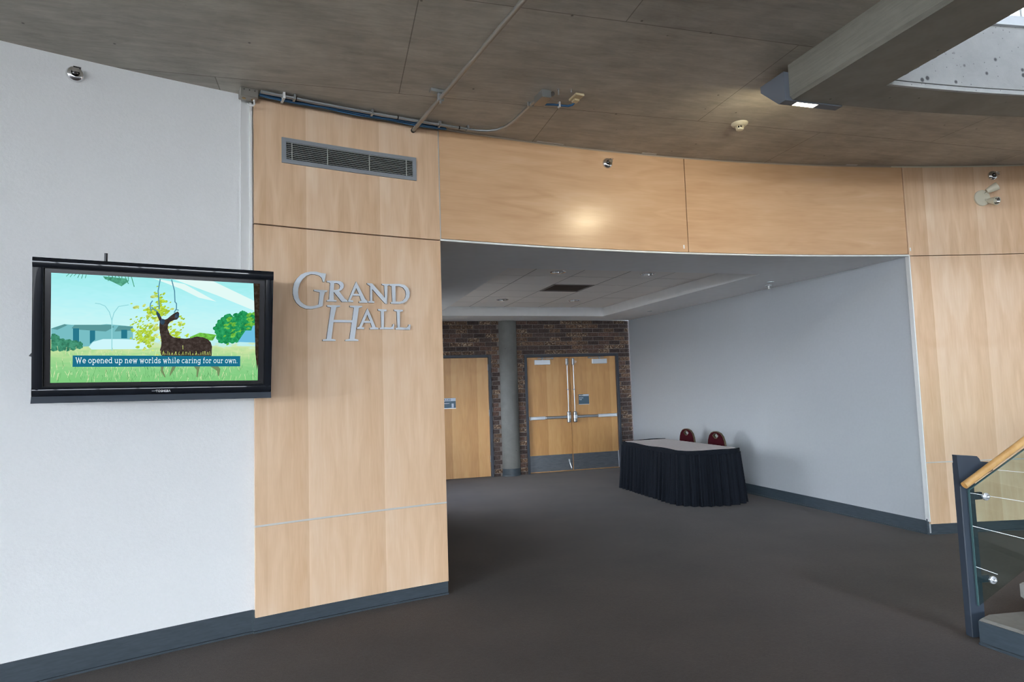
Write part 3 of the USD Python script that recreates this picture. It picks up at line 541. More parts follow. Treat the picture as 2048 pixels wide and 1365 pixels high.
put(sg, 'sign_line', writing('Grand', .021, 2.514, DF + .006, 1.335, True), 'sign_pale'); put(sg, 'sign_line', writing('Hall', .021, 2.514, DF + .006, 1.303, True), 'sign_pale')
put(sg, 'sign_rail', bbox(2.505, 2.717, DF, DF + .012, 1.219, 1.229), 'alu_pale')
put(d2, 'sticker', cat(bbox(2.462, 2.468, DF, DF + .001, 2.005, 2.055), bbox(2.462, 2.49, DF, DF + .001, 2.005, 2.012), bbox(2.476, 2.492, DF, DF + .001, 2.024, 2.042)), 'plastic_white')
put(d2, 'edge_guard', bbox(D2[1] - .068, D2[1] - .052, DF, DF + .004, .015, .33), 'alu_pale')

# ---------------------------------------------------------------- things on the curved wall
TM = trimesh.transformations.translation_matrix
# lettering: outlines along the wall in (angle, height)
def on_wall(poly, r_front, depth):
    q = affinity.scale(poly, math.radians(1) * RW, 1, origin=(0, 0)); m = prism(q, depth); v = m.vertices
    m.vertices = np.array([W(math.degrees(x / RW), r_front + depth - d, z) for x, z, d in v]); m.fix_normals(); return m
gh = thing('wall_sign', 'brushed silver raised letters reading Grand Hall on the maple panel', 'sign', base=W(-28.6, RW, 2.3))
for (o, h) in LET:
    P = Polygon(o, [h] if h else []).buffer(0)
    c_ = put(gh, 'letter', on_wall(P, RW - .019, .003), 'letter_face'); put(c_, 'letter_return', on_wall(P, RW - .016, .014), 'letter_side')

# long ventilation grille
a0, a1, z0, z1 = -31.28, -27.0, 3.268, 3.455
vg = thing('ventilation_grille', 'long grey louvred grille in the upper maple panel left of the opening', 'vent', base=W((a0 + a1) / 2, RW, z0))
da = math.degrees(.031 / RW)
put(vg, 'grille_frame', cat(curved(a0, a1, RW - .012, RW + .004, z1 - .029, z1)[0], curved(a0, a1, RW - .012, RW + .004, z0, z0 + .030)[0], curved(a0, a0 + da, RW - .012, RW + .004, z0 + .03, z1 - .029, 2)[0], curved(a1 - da, a1, RW - .012, RW + .004, z0 + .03, z1 - .029, 2)[0]), 'grille_grey')
put_curved(vg, 'duct_opening', 'black_hole', a0 + da, a1 - da, RW - .001, RW + .001, z0 + .03, z1 - .029)
for k in range(9):
    z = z0 + .040 + k * .0142; put_curved(vg, 'louvre', 'grille_bar', a0 + da, a1 - da, RW - .010, RW - .002, z - .0016, z + .0016)
for fx in (.07, .32, .63, .92): put_curved(vg, 'grille_rib', 'grille_bar', a0 + (a1 - a0) * fx - .012, a0 + (a1 - a0) * fx + .012, RW - .009, RW - .002, z0 + .03, z1 - .029, 2)

# sidewall sprinklers: built once facing -y, then copied
def make_sprinkler(a, r, z, label):
    t = thing('fire_sprinkler', label, 'sprinkler', base=W(a, r, z), rot=-a, group='sidewall sprinklers')
    back = trimesh.transformations.rotation_matrix(PI / 2, (1, 0, 0))
    put(t, 'escutcheon', tf(lathe([(.018, 0), (.050, 0), (.050, .004), (.046, .016), (.036, .026), (.022, .028), (.018, .020), (.018, 0)], 32), back), 'chrome', smooth=50, local=True)
    put(t, 'nozzle', tf(lathe([(0, .004), (.016, .004), (.016, .034), (.010, .040), (.010, .056), (0, .056)], 20), back), 'chrome_dark', smooth=40, local=True)
    put(t, 'frame_arm', cat(tube([(-.013, -.034, 0), (-.017, -.052, 0), (0, -.072, 0)], .0028, 8), tube([(.013, -.034, 0), (.017, -.052, 0), (0, -.072, 0)], .0028, 8)), 'chrome_dark', smooth=40, local=True)
    put(t, 'deflector', cat(box((0, -.073, 0), (.034, .003, .026), 0, .001), box((.008, -.062, .019), (.042, .030, .0025), 0, .001)), 'chrome', local=True)
    return t
sp0 = make_sprinkler(-36.41, 13.80, 3.632, 'chrome sidewall sprinkler on the white wall above the television')
copy_of(sp0, 'fire_sprinkler', W(-19.51, RW, 3.612), 19.51, 'chrome sidewall sprinkler on the header panel over the passage', 'sidewall sprinklers')
copy_of(sp0, 'fire_sprinkler', W(-1.95, RW, 3.626), 1.95, 'dark chrome sidewall sprinkler above the twin-head emergency light', 'sidewall sprinklers')

# emergency light with two heads
em = thing('emergency_light', 'cream twin-head emergency light on the right maple panel', 'lamp', base=W(-2.52, RW, 3.39))
M = frame_at(-2.52, RW, 3.39); back = trimesh.transformations.rotation_matrix(PI / 2, (1, 0, 0))
put(em, 'base_plate', tf(lathe([(0, 0), (.082, 0), (.082, .016), (.072, .024), (0, .026)], 36), M @ back), 'plastic_cream', smooth=40)
def head(x, z, d, n1, glow):
    d = np.array(d, float); d /= np.linalg.norm(d); q = trimesh.geometry.align_vectors([0, 0, 1], d); P = TM((x, -.075, z)) @ q
    h_ = put(em, 'lamp_head', tf(lathe([(0, -.055), (.022, -.055), (.030, -.03), (.040, .02), (.042, .045), (.036, .045), (.034, .03), (0, .03)], 24), M @ P), 'plastic_cream', smooth=45)
    put(h_, 'reflector', tf(lathe([(0, .020), (.020, .028), (.034, .043), (.034, .044), (.018, .031), (0, .024)], 24), M @ P), 'chrome', smooth=45)
    put(em, 'swivel', tf(tube([(x * .35, -.02, z * .45), (x * .8, -.05, z * .8), (x, -.075, z)], .011, 10), M), 'plastic_cream', smooth=40)
head(.065, .080, (.75, -.45, .38), 0, 0); head(.060, -.050, (.10, -.95, -.30), 0, 0)

# the white cable raceway and the junction box on top of it
rc = thing('cable_raceway', 'white vertical cable raceway between the white wall and the maple panel', 'raceway', base=W(-32.24, 13.8, 1.9))
put_curved(rc, 'channel', 'raceway_cover', -32.40, -32.10, 13.788, 13.80, 1.85, 3.69, 3)
put_curved(rc, 'cover_strip', 'bead_white', -32.17, -32.10, 13.772, 13.789, 1.85, 3.68, 2)
jb = thing('junction_box', 'grey steel junction box at the top of the white raceway', 'junction box', base=W(-32.24, RW - .05, 3.70))
M = frame_at(-32.24, RW - .045, 3.70)
put(jb, 'box_body', tf(box((0, 0, .005), (.118, .085, .062), 0, .004), M), 'galvanised_dull')
[put(jb, 'knockout', tf(lathe([(0, 0), (.013, 0), (.013, .004), (0, .004)], 16), M @ TM((x, 0, -.029))), 'brass') for x in (-.030, .030)]
[put(jb, 'box_screw', tf(lathe([(0, 0), (.004, 0), (.004, .004), (0, .004)], 10), M @ TM((x, -.0425, .02)) @ back), 'chrome_dark') for x in (-.035, 0, .035)]
put(jb, 'cable_tail', tf(tube([(.035, -.005, -.028), (.038, -.008, -.055), (.026, -.012, -.072), (.004, -.012, -.074), (-.012, -.01, -.066)], .008, 8), M), 'plastic_white', smooth=40)

# conduit along the wall to its box on the slab
HC = H - .022
pts = [W(a, 13.64, HC) for a in np.linspace(-31.95, -25.0, 20)]
arc = [W(-24.92, 13.637, HC), W(-24.6, 13.62, HC), W(-24.3, 13.57, HC), W(-24.12, 13.48, HC), W(-24.05, 13.36, HC)]
cd = thing('wall_conduit', 'thin galvanised conduit bending from the wall top onto the concrete ceiling', 'conduit', base=pts[0])
put(cd, 'conduit_tube', tube(pts + arc + [W(-24.05, r, HC) for r in (13.2, 13.08, 12.97)], .0125, 12), 'galvanised', smooth=40)
for a in (-31.0, -28.6, -26.3, -25.3): put(cd, 'conduit_strap', curved(a - .03, a + .03, 13.615, 13.665, HC - .016, H)[0], 'galvanised')
for a in (-30.95, -27.75, -25.6): put(cd, 'black_tape', tube([W(a - .02, 13.64, HC), W(a + .02, 13.64, HC)], .0138, 12), 'tie_black')
put(cd, 'conduit_strap', cat(box(W(-24.05, 13.06, HC + .004), (.05, .018, .034), 24, .003)), 'galvanised')
cbx = put(cd, 'conduit_box', box(W(-23.95, 12.90, H - .03), (.075, .135, .058), 24.0, .004), 'galvanised')
put(cbx, 'box_cover', box(W(-23.95, 12.90, H - .061), (.082, .142, .004), 24.0, .001), 'galvanised_dull'); put(cbx, 'knockout', tf(lathe([(0, 0), (.018, 0), (.018, .004), (0, .004)], 18), TM(W(-23.75, 12.83, H - .03)) @ trimesh.transformations.rotation_matrix(math.radians(-24), (0, 0, 1)) @ back), 'chrome_dark')
bc = thing('blue_cable', 'blue data cables tucked under the thin conduit along the wall top', 'cable', base=W(-29, 13.7, H - .03))
for k, (r, z) in enumerate(((13.668, H - .016), (13.692, H - .018), (13.676, H - .031), (13.704, H - .027), (13.692, H - .033))):
    put(bc, 'cable_strand', tube([W(a, r + .004 * math.sin(k + a), z + .003 * math.sin(3 * a + k)) for a in np.linspace(-31.95, -26.0, 22)], .0055, 8), 'cable_blue', smooth=40)
for a in (-31.3,): put(bc, 'cable_tie', curved(a - .03, a + .03, 13.62, 13.71, H - .045, H)[0], 'plastic_white')
dc = thing('data_cable', 'short blue cable from the conduit box to the ivory ceiling jack', 'cable', base=W(-23.2, 12.98, H - .03))
put(dc, 'cable_run', tube([W(-24.02, 13.03, H - .02), W(-23.7, 13.02, H - .022), W(-23.3, 12.995, H - .022), W(-23.0, 12.985, H - .024), W(-22.85, 12.965, H - .03), W(-22.78, 12.93, H - .034), W(-22.78, 12.90, H - .03)], .0085, 10), 'cable_blue', smooth=40)
put(dc, 'cable_clip', box(W(-23.14, 12.99, H - .02), (.012, .03, .045), 24, .002), 'plastic_white')
jk = thing('ceiling_jack', 'ivory data jack plate on the concrete ceiling at the end of blue cable', 'jack', base=W(-22.8, 12.855, H))
put(jk, 'face_plate', box(W(-22.8, 12.855, H - .010), (.072, .115, .018), 22.8, .004), 'plastic_ivory')
put(jk, 'jack_body', box(W(-22.78, 12.88, H - .026), (.042, .05, .018), 22.8, .004), 'plastic_ivory')
for a, r, l in ((-23.6, 12.80, 'bare steel anchor bolt beside the conduit box on the ceiling'), (-23.19, 12.775, 'short steel anchor bolt just behind the ivory ceiling jack')):
    ab = thing('anchor_bolt', l, 'bolt', base=W(a, r, H)); ln = .045 if a < -23.4 else .024
    put(ab, 'stud', tf(lathe([(0, 0), (.005, 0), (.005, -ln), (0, -ln)], 10), TM(W(a, r, H))), 'galvanised'); put(ab, 'nut', tf(lathe([(0, 0), (.011, 0), (.011, -.009), (0, -.009)], 6), TM(W(a, r, H))), 'galvanised_dull')

# long pipe across the slab
pp = thing('ceiling_pipe', 'long straight steel pipe crossing the concrete ceiling into the maple wall', 'pipe', base=W(-27.05, 13.7, H - .06))
put(pp, 'pipe_run', tube([W(-27.08, 13.765, H - .058), W(-27.06, 12.6, H - .058), W(-27.02, 9.0, H - .058)], .0155, 14), 'galvanised_dull', smooth=40)
put(pp, 'pipe_sleeve', tube([W(-27.08, 13.765, H - .058), W(-27.08, 13.735, H - .058)], .019, 14), 'tie_black', smooth=40)
ps = put(pp, 'strut_channel', box(W(-27.12, 13.13, H - .013), (.135, .042, .024), 27, .003), 'galvanised')
put(ps, 'pipe_clamp', cat(box(W(-27.07, 13.13, H - .052), (.046, .026, .056), 27, .004), box(W(-27.07, 13.13, H - .088), (.014, .014, .024), 27, .003)), 'galvanised')

# smoke detector and the lamp at the corner of the beams
sd = thing('smoke_detector', 'cream smoke detector on the concrete ceiling', 'smoke detector', base=(1.964, 5.157, H))
M = TM((1.964, 5.157, H))
put(sd, 'base_ring', tf(lathe([(0, 0), (.068, 0), (.068, -.010), (.062, -.016), (.050, -.026), (.036, -.028), (0, -.028)], 40), M), 'plastic_cream', smooth=40)
put(sd, 'sensor_cap', tf(lathe([(0, -.046), (.032, -.046), (.030, -.056), (.020, -.062), (0, -.063)], 32), M), 'plastic_cream', smooth=40)
put(sd, 'smoke_grille', cat(*[box((1.964 + .031 * math.cos(t), 5.157 + .031 * math.sin(t), H - .037), (.005, .005, .020), math.degrees(t)) for t in np.linspace(0, 2 * PI, 11)[:-1]]), 'plastic_cream')
put(sd, 'sensor_core', tf(lathe([(0, -.027), (.022, -.027), (.022, -.047), (0, -.047)], 20), M), 'black_satin')
bl = thing('beam_lamp', 'grey square wall-wash lamp glowing at the corner of the concrete beams', 'lamp', base=W(-16.3, 12.15, ZB))
prof = [(12.035, 3.690), (12.27, 3.690), (12.27, 3.645), (12.10, 3.488), (12.035, 3.488)]
hull = np.array([W(a, r, z) for a in (-17.42, -15.15) for r, z in prof])
shell = m3.Manifold.hull_points(hull)
opening = m3.Manifold.hull_points(np.array([W(a, r, z) for a in (-16.92, -16.08) for r, z in ((12.043, 3.47), (12.112, 3.47), (12.215, 3.56), (12.215, 3.61), (12.043, 3.56))]))
put(bl, 'housing', shell - opening, 'fixture_grey')
put(bl, 'lit_lens', trimesh.convex.convex_hull(np.array([W(a, r, z) for a in (-16.90, -16.10) for r, z in ((12.045, 3.489), (12.096, 3.489), (12.19, 3.577), (12.19, 3.59), (12.045, 3.50))])), 'lamp_glow')
put(bl, 'light_gap', trimesh.convex.convex_hull(np.array([W(a, r, z) for a in (-17.262, -17.2) for r in (12.036, 12.041) for z in (3.505, 3.585)])), 'lamp_glow')  # glowing strip in place of lamplight leaking between housing and beam
put(bl, 'spacer', trimesh.convex.convex_hull(np.array([W(a, r, z) for a in (-17.2, -15.2) for r in (12.02, 12.045) for z in (3.58, 3.68)])), 'black_satin')
for k, (r, z) in enumerate(((11.52, 3.525), (11.40, 3.525), (11.60, 3.525))):
    rb = thing('rail_bracket', ('blue steel stub under the beam edge, middle of three', 'blue steel stub under the beam edge, nearest the camera', 'blue steel stub under the beam edge, furthest from the camera')[k], 'bracket', base=W(-14.8, r, z), group='guard rail stubs on the beam')
    put(rb, 'stub', box(W(-14.76, r, z + .03), (.055, .034, .075), 14.9, .003), 'bracket_blue'); put(rb, 'fixing_plate', box(W(-14.85, r, z + .04), (.012, .055, .09), 14.9, .002), 'bracket_blue')

# passage ceiling fittings
M0 = GT(*DL[0])
def downlight(x, y, label):
    t = thing('downlight', label, 'lamp', base=(x, y, ZT), group='recessed downlights in the passage ceiling')
    put(t, 'trim_ring', lathe([(.074, .002), (.096, .002), (.096, -.002), (.092, -.006), (.080, -.006), (.074, -.002), (.074, .002)], 40), 'chrome', smooth=40, local=True)
    put(t, 'reflector', lathe([(.074, -.004), (.071, .02), (.060, .05), (.045, .054), (.045, .0545), (.061, .0515), (.074, .02), (.078, 0), (.074, -.004)], 40), 'chrome', smooth=60, local=True)
    put(t, 'lamp_socket', lathe([(0, .050), (.046, .050), (.046, .0575), (0, .0575)], 24), 'chrome_dark', smooth=40, local=True)
    put(t, 'lamp_bulb', lathe([(0, .016), (.014, .019), (.022, .034), (.020, .048), (0, .050)], 20), 'chrome_dark', smooth=60, local=True)
    return t
dl0 = downlight(*GT(*DL[0]), 'recessed downlight, front left of the four in the passage ceiling')
for d, l in zip(DL[1:], ('front right', 'back left', 'back right')):
    copy_of(dl0, 'downlight', (*GT(*d), ZT), 0, f'recessed downlight, {l} of the four in the passage ceiling', 'recessed downlights in the passage ceiling')
cv = thing('ceiling_vent', 'brown square return air vent in the tiled passage ceiling', 'vent', base=(*GT(-1.54, 2.05), ZT))
c2 = GT(-1.54, 2.055)
put(cv, 'vent_frame', cat(*[box([*GT(x, y), ZT + .002], s, TYAW) for x, y, s in ((-1.54, 1.775, (.59, .022, .012)), (-1.54, 2.335, (.59, .022, .012)), (-1.825, 2.055, (.022, .58, .012)), (-1.255, 2.055, (.022, .58, .012)))]), 'tile_grid')
put(cv, 'vent_blades', cat(*[box([*GT(-1.54, 1.80 + .0265 * k), ZT + .018], (.56, .004, .022), TYAW) for k in range(20)]), 'vent_brown'); put(cv, 'vent_back', box([*c2, ZT + .038], (.58, .57, .004), TYAW), 'vent_brown')
for (x, y), l, pend in (((3.34, 8.115), 'white pendent sprinkler near the right wall under the passage soffit', 1), ((3.247, 7.823), 'flush sprinkler cover plate on the soffit nearest the opening', 0), ((2.342, 10.641), 'flush sprinkler cover plate on the soffit near the brick wall', 0)):
    t = thing('soffit_sprinkler', l, 'sprinkler', base=(x, y, S)); M = TM((x, y, S))
    put(t, 'cover_plate', tf(lathe([(0, 0), (.042, 0), (.042, -.004), (.036, -.008), (0, -.008)], 28), M), 'alu_pale', smooth=40)
    if pend: put(t, 'sprinkler_head', tf(lathe([(0, -.008), (.014, -.008), (.010, -.030), (.006, -.045), (.022, -.047), (.022, -.050), (0, -.050)], 20), M), 'plastic_white', smooth=40)

# ---------------------------------------------------------------- the television
TVC = np.array([-2.111, 3.791, 1.992]); yw, tl, rl_ = math.radians(27.438), math.radians(7.3965), math.radians(-.64)
n_ = np.array([math.sin(yw), -math.cos(yw), 0]); u_ = np.array([math.cos(yw), math.sin(yw), 0]); v_ = np.array([0, 0, 1.])
n2 = math.cos(tl) * n_ - math.sin(tl) * v_; v2 = math.cos(tl) * v_ + math.sin(tl) * n_
u3 = math.cos(rl_) * u_ + math.sin(rl_) * v2; v3 = -math.sin(rl_) * u_ + math.cos(rl_) * v2
MTV = np.eye(4); MTV[:3, 0] = u3; MTV[:3, 1] = -n2; MTV[:3, 2] = v3; MTV[:3, 3] = TVC
tv = thing('television', 'wall-mounted black flat television showing a deer in a meadow', 'television', matrix=gf(MTV))
def tput(par, name, mesh, mat, **k): return put(par, name, mesh, mat, local=True, **k)
def bar(c0, c1, w, bulge, horiz, depth=.045, n=10):
    """Bezel bar with a bulging face between two ends: c = (x, z) of the ends' middle line."""
    (x0, z0), (x1, z1) = c0, c1; t = np.linspace(-1, 1, n); v = []
    prof = [(s * w / 2, -bulge * (1 - abs(s) ** 2.6)) for s in t] + [(w / 2, depth), (-w / 2, depth)]
    for (x, z) in ((x0, z0), (x1, z1)):
        for o, y in prof: v.append((x, y, z + o) if horiz else (x + o, y, z))
    k = len(prof); f = []
    for j in range(k): a, b = j, (j + 1) % k; f += [(a, b, k + b), (a, k + b, k + a)]
    f += [(0, j + 1, j) for j in range(1, k - 1)] + [(k, k + j, k + j + 1) for j in range(1, k - 1)]
    m = tri(v, f); m.fix_normals(); return m
tput(tv, 'bezel', bar((-.605, -.372), (-.605, .352), .050, .0035, False), 'black_gloss', smooth=35)
tput(tv, 'bezel', bar((.606, -.372), (.606, .352), .048, .0035, False), 'black_gloss', smooth=35)
tput(tv, 'bezel', bar((-.63, .3795), (.63, .3795), .0575, .005, True), 'black_gloss', smooth=35)
lb = tput(tv, 'bezel', bar((-.63, -.347), (.63, -.347), .052, .004, True), 'black_gloss', smooth=35)
lg = tf(upright(meshkit.text_mesh('TOSHIBA', .0125, .0008, True)), TM((-.0235, -.0043, -.3585)))
tput(lb, 'maker_badge', lg, 'plastic_white')
tput(lb, 'badge_streak', box((-.033, -.0043, -.3510), (.022, .0008, .0016)), 'plastic_white')
lipv = [(-.63, -.004, -.3725), (-.63, -.022, -.4083), (-.63, .045, -.4083), (-.63, .045, -.3725)]
tput(tv, 'lower_lip', trimesh.convex.convex_hull(np.array(lipv + [(-x, y, z) for x, y, z in lipv])), 'tv_lip')
tput(tv, 'back_shell', box((0, .070, -.01), (1.20, .07, .76), 0, .02), 'black_satin')
tput(tv, 'inner_rim', cat(box((-.5785, .0, .0165), (.004, .016, .675)), box((.5815, .0, .0165), (.004, .016, .675)), box((0, .0, .352), (1.163, .016, .004)), box((0, .0, -.3195), (1.163, .016, .004))), 'black_hole')
tput(tv, 'side_latch', trimesh.convex.convex_hull(np.array([(-.632, .02, -.125), (-.632, .02, -.150), (-.648, .03, -.146), (-.632, .05, -.125), (-.632, .05, -.150), (-.645, .04, -.138)])), 'black_satin')
sc = tput(tv, 'screen', box((0.0015, .012, .0165), (1.164, .008, .674)), 'screen_glass', label='glowing screen with caption bar')
def uvquad(x0, x1, z0, z1, y): return tri([(x0, y, z0), (x1, y, z0), (x1, y, z1), (x0, y, z1)], [(0, 1, 2), (0, 2, 3)]), np.array([(0, 0), (1, 0), (1, 1), (0, 1)])
PX0, PX1, PZ0, PZ1 = -.5450, .5490, -.2965, .3258
m_, uv_ = uvquad(PX0, PX1, PZ0, PZ1, .0072)
tput(sc, 'picture', m_, 'picture', uv=uv_)
CLIP = sbox(PX0, PZ0, PX1, PZ1)
LAY = [0]
def pic(name, polys, mat, kind=None):
    g = unary_union([Polygon(p).buffer(0) if not hasattr(p, 'area') else p for p in polys]).intersection(CLIP)
    LAY[0] += 1
    tput(sc, name, upright(prism(g, .0002), TM((0, .0071 - .00012 * LAY[0], 0))), mat, kind=kind)
def line(ps, w): return LineString(ps).buffer(w, cap_style=2)
pic('picture_hillside', [[(.06, .3258), (.30, .24), (.549, .14), (.549, .20), (.28, .3258)], [(-.05, .3258), (.10, .27), (.2, .22), (.3, .20), (.12, .30)]], 'pic_sky_pale')
pic('picture_house', [BLDG], 'pic_house'); [pic('picture_roof', [d_], 'pic_roof') for d_ in ROOF]; [pic('picture_porch', [d_], 'pic_porch') for d_ in DARK]; pic('picture_bush', [Polygon(BUSH)] + [Point(LineString(BUSH).interpolate(t, True)).buffer(.004 + .006 * (k % 3) / 2, 6) for k, t in enumerate(np.linspace(0, 1, 34))], 'pic_bush'); pic('picture_car', [CAR], 'pic_car')
pic('picture_lamp_post', [line(p, .0022) for p in LAMP], 'pic_pole')
rn = random.Random(3)
def blobs(cx, cz, sx, sz, n, r0, r1): return [affinity.rotate(affinity.scale(Point(rn.gauss(cx, sx), rn.gauss(cz, sz)).buffer(rn.uniform(r0, r1), 6), 1.4, .75), rn.uniform(10, 50)) for _ in range(n)]
pic('picture_tree_haze', blobs(-.02, .05, .05, .10, 50, .005, .013), 'pic_leaf_pale', kind='stuff')
pic('picture_tree_leaves', blobs(-.085, -.02, .032, .030, 110, .003, .009) + blobs(-.01, .165, .022, .05, 60, .003, .009) + blobs(.085, -.005, .024, .022, 50, .003, .009) + blobs(-.10, .06, .03, .04, 36, .002, .007) + blobs(.10, .07, .02, .02, 10, .004, .009) + blobs(-.01, .125, .022, .012, 22, .006, .012), 'pic_leaf', kind='stuff')
pic('picture_far_trees', [Polygon(RTREE)] + [Point(LineString(RTREE + RTREE[:1]).interpolate(t, True)).buffer(rn.uniform(.006, .014), 6) for t in np.linspace(0, 1, 60)], 'pic_tree'); pic('picture_far_leaves', blobs(.40, .03, .05, .035, 26, .006, .014) + blobs(.50, .07, .02, .03, 16, .006, .014) + [Polygon(SBUSH)], 'pic_tree_light', kind='stuff')
pic('picture_far_shade', blobs(.345, .01, .022, .03, 16, .008, .016) + blobs(.44, .05, .02, .04, 14, .006, .014), 'pic_tree', kind='stuff')
pic('picture_barn', [BARN], 'pic_barn')
pic('picture_needles', [line([(-.27 + .016 * k, .327), (-.285 + .022 * k + rn.uniform(-.02, .02), .327 - rn.uniform(.02, .06))], .0022) for k in range(8)] + [line([(-.46 + .016 * k, .327), (-.475 + .018 * k, .327 - rn.uniform(.008, .03))], .0015) for k in range(6)] + [Polygon(NEED)], 'pic_needle', kind='stuff')
def blades(n, z0, z1, h0, h1, w): return [line([(x, z), (x + rn.uniform(-.012, .012), z + rn.uniform(h0, h1))], w) for x, z in ((rn.uniform(-.54, .545), rn.uniform(z0, z1)) for _ in range(n))]
pic('picture_grass_light', blades(230, -.30, -.12, .015, .045, .0009), 'pic_grass_light', kind='stuff')
pic('picture_grass_dark', blades(150, -.30, -.20, .012, .035, .0010), 'pic_grass_dark', kind='stuff')
pic('picture_deer_legs', LEGS, 'pic_deer_leg'); pic('picture_antlers', [line(p, .0030) for p in ANT], 'pic_antler')
pic('picture_deer', [DEER], 'pic_deer')
pic('picture_deer_ears', [affinity.rotate(affinity.scale(Point(.083, .105).buffer(.011, 10), 1, 1.4), -20), affinity.rotate(affinity.scale(Point(-.016, .108).buffer(.009, 10), .9, 1.8), 28), affinity.scale(Point(.006, .066).buffer(.016, 10), .8, 1.1)], 'pic_ear')
pic('picture_grass_tips', [line([(x, -.135), (x + rn.uniform(-.006, .008), -.135 + rn.uniform(.006, .028))], .0012) for x in np.linspace(.0, .27, 30)] + [line([(.118, -.10), (.117, -.075)], .0015)], 'pic_leaf_pale', kind='stuff')
pic('picture_trunk', [TRUNK], 'pic_trunk')
pic('caption_bar', [sbox(-.4405, -.2055, .4424, -.1400)], 'pic_caption')
# the caption's slab-serif letters, drawn as strokes on a unit x-height
def A(cx, cy, rx, ry, t0, t1, n=14): return [(cx + rx * math.cos(math.radians(t)), cy + ry * math.sin(math.radians(t))) for t in np.linspace(t0, t1, n)]
def slabs(*q): return [[(x0, y), (x1, y)] for x0, x1, y in q]
t_, lo_, hi_ = .075, .06, .94
GL = {
 'o': (1.0, [A(.5, .5, .41, .44, 0, 360, 26)]), 'c': (.9, [A(.5, .5, .41, .44, 48, 318, 20), [(.80, .80), (.80, .98)]]),
 'e': (.95, [A(.5, .5, .41, .44, 4, 318, 22), [(.09, .52), (.90, .52)]]),
 'p': (1.08, [[(.22, -.42), (.22, .98)], A(.57, .5, .38, .44, 0, 360, 24)] + slabs((.02, .26, hi_), (.0, .46, -.38))),
 'd': (1.08, [[(.86, 0), (.86, 1.42)], A(.50, .5, .38, .44, 0, 360, 24)] + slabs((.64, .90, 1.38), (.82, 1.06, lo_))),
 'n': (1.10, [[(.22, 0), (.22, .98)], [(.22, .62)] + A(.53, .60, .32, .34, 160, 0, 10) + [(.85, 0)]] + slabs((.02, .26, hi_), (.03, .42, lo_), (.66, 1.05, lo_))),
 'h': (1.10, [[(.22, 0), (.22, 1.42)], [(.22, .62)] + A(.53, .60, .32, .34, 160, 0, 10) + [(.85, 0)]] + slabs((.02, .26, 1.38), (.03, .42, lo_), (.66, 1.05, lo_))),
 'u': (1.10, [[(.20, 1.0)] + A(.52, .40, .32, .34, 180, 330, 10), [(.85, 0), (.85, 1.0)]] + slabs((.0, .24, hi_), (.64, .88, hi_), (.82, 1.06, lo_))),
 'w': (1.42, [[(.14, .98), (.42, .06), (.70, .92), (.98, .06), (1.26, .98)]] + slabs((-.02, .34, hi_), (1.06, 1.40, hi_))),
 'W': (1.80, [[(.16, 1.36), (.52, .08), (.88, 1.25), (1.24, .08), (1.60, 1.36)]] + slabs((-.02, .40, 1.32), (1.36, 1.78, 1.32))),
 'r': (.80, [[(.24, 0), (.24, .98)], [(.24, .60)] + A(.60, .55, .36, .38, 150, 75, 7), [(.70, .92), (.70, .70)]] + slabs((.02, .28, hi_), (.03, .50, lo_))),
 'l': (.58, [[(.28, 0), (.28, 1.42)]] + slabs((.06, .32, 1.38), (.04, .52, lo_))),
 'i': (.58, [[(.28, 0), (.28, .98)], [(.28, 1.24), (.28, 1.40)]] + slabs((.06, .32, hi_), (.04, .52, lo_))),
 's': (.85, [A(.42, .72, .29, .22, 30, 180, 9) + A(.42, .50, .30, .02, 180, 181, 2) + [(.60, .46)] + A(.42, .27, .32, .22, 30, -150, 10), [(.70, .74), (.70, .98)], [(.12, .02), (.12, .26)]]),
 'a': (1.0, [A(.45, .68, .30, .26, 150, 0, 9) + [(.75, .04)], A(.42, .29, .31, .24, 60, 330, 16), [(.44, .54), (.75, .54)]] + slabs((.72, .96, lo_))),
 'g': (1.05, [A(.47, .5, .37, .43, 0, 360, 24), [(.84, .95), (.84, -.05)] + A(.46, -.06, .38, .32, 0, -150, 10)] + slabs((.80, 1.02, hi_))),
 'f': (.72, [[(.30, 0), (.30, 1.1)] + A(.56, 1.10, .26, .28, 180, 70, 7)] + slabs((.06, .62, hi_), (.08, .56, lo_))),
 '.': (.40, [[(.17, .0), (.17, .16)]])}
tx, strokes = 0.0, []
for ch in 'We opened up new worlds while caring for our own.':
    if ch == ' ': tx += .52; continue
    w_, ss = GL[ch]
    for s_ in ss: strokes.append(affinity.translate(LineString(s_).buffer(.088, cap_style=2, join_style=2), tx, 0))
    tx += w_ + .13
k_ = .858 / tx
txt = affinity.translate(affinity.scale(unary_union(strokes), k_, .0236, origin=(0, 0)), -.4270, -.1845)
pic('caption_text', [txt], 'pic_caption_text')

an = thing('antenna', 'small black antenna standing up behind the television', 'antenna', matrix=gf(MTV))
tput(an, 'antenna_rod', tube([(-.2970, .122, .36), (-.2965, .122, .462)], .0085, 10), 'black_satin', smooth=40); tput(an, 'receiver_box', box((-.26, .128, .33), (.14, .03, .08), 0, .004), 'black_satin')
br = thing('television_bracket', 'black swing-arm wall bracket holding the television', 'bracket', base=W(-34.5, 13.79, 1.95))
M = frame_at(-34.4, 13.795, 1.97)
put(br, 'wall_plate', tf(box((0, -.012, 0), (.22, .024, .34), 0, .004), M), 'black_satin')
q0, q1 = (M @ [0, -.02, 0, 1])[:3], TVC - n2 * .11
for dz in (-.06, .06): put(br, 'swing_arm', tube([q0 + [0, 0, dz], (q0 + q1) / 2 + [0, 0, dz], q1 + [0, 0, dz]], .018, 10), 'black_satin', smooth=40)
put(br, 'tilt_plate', tf(box((0, .112, 0), (.40, .014, .36), 0, .004), MTV), 'black_satin')

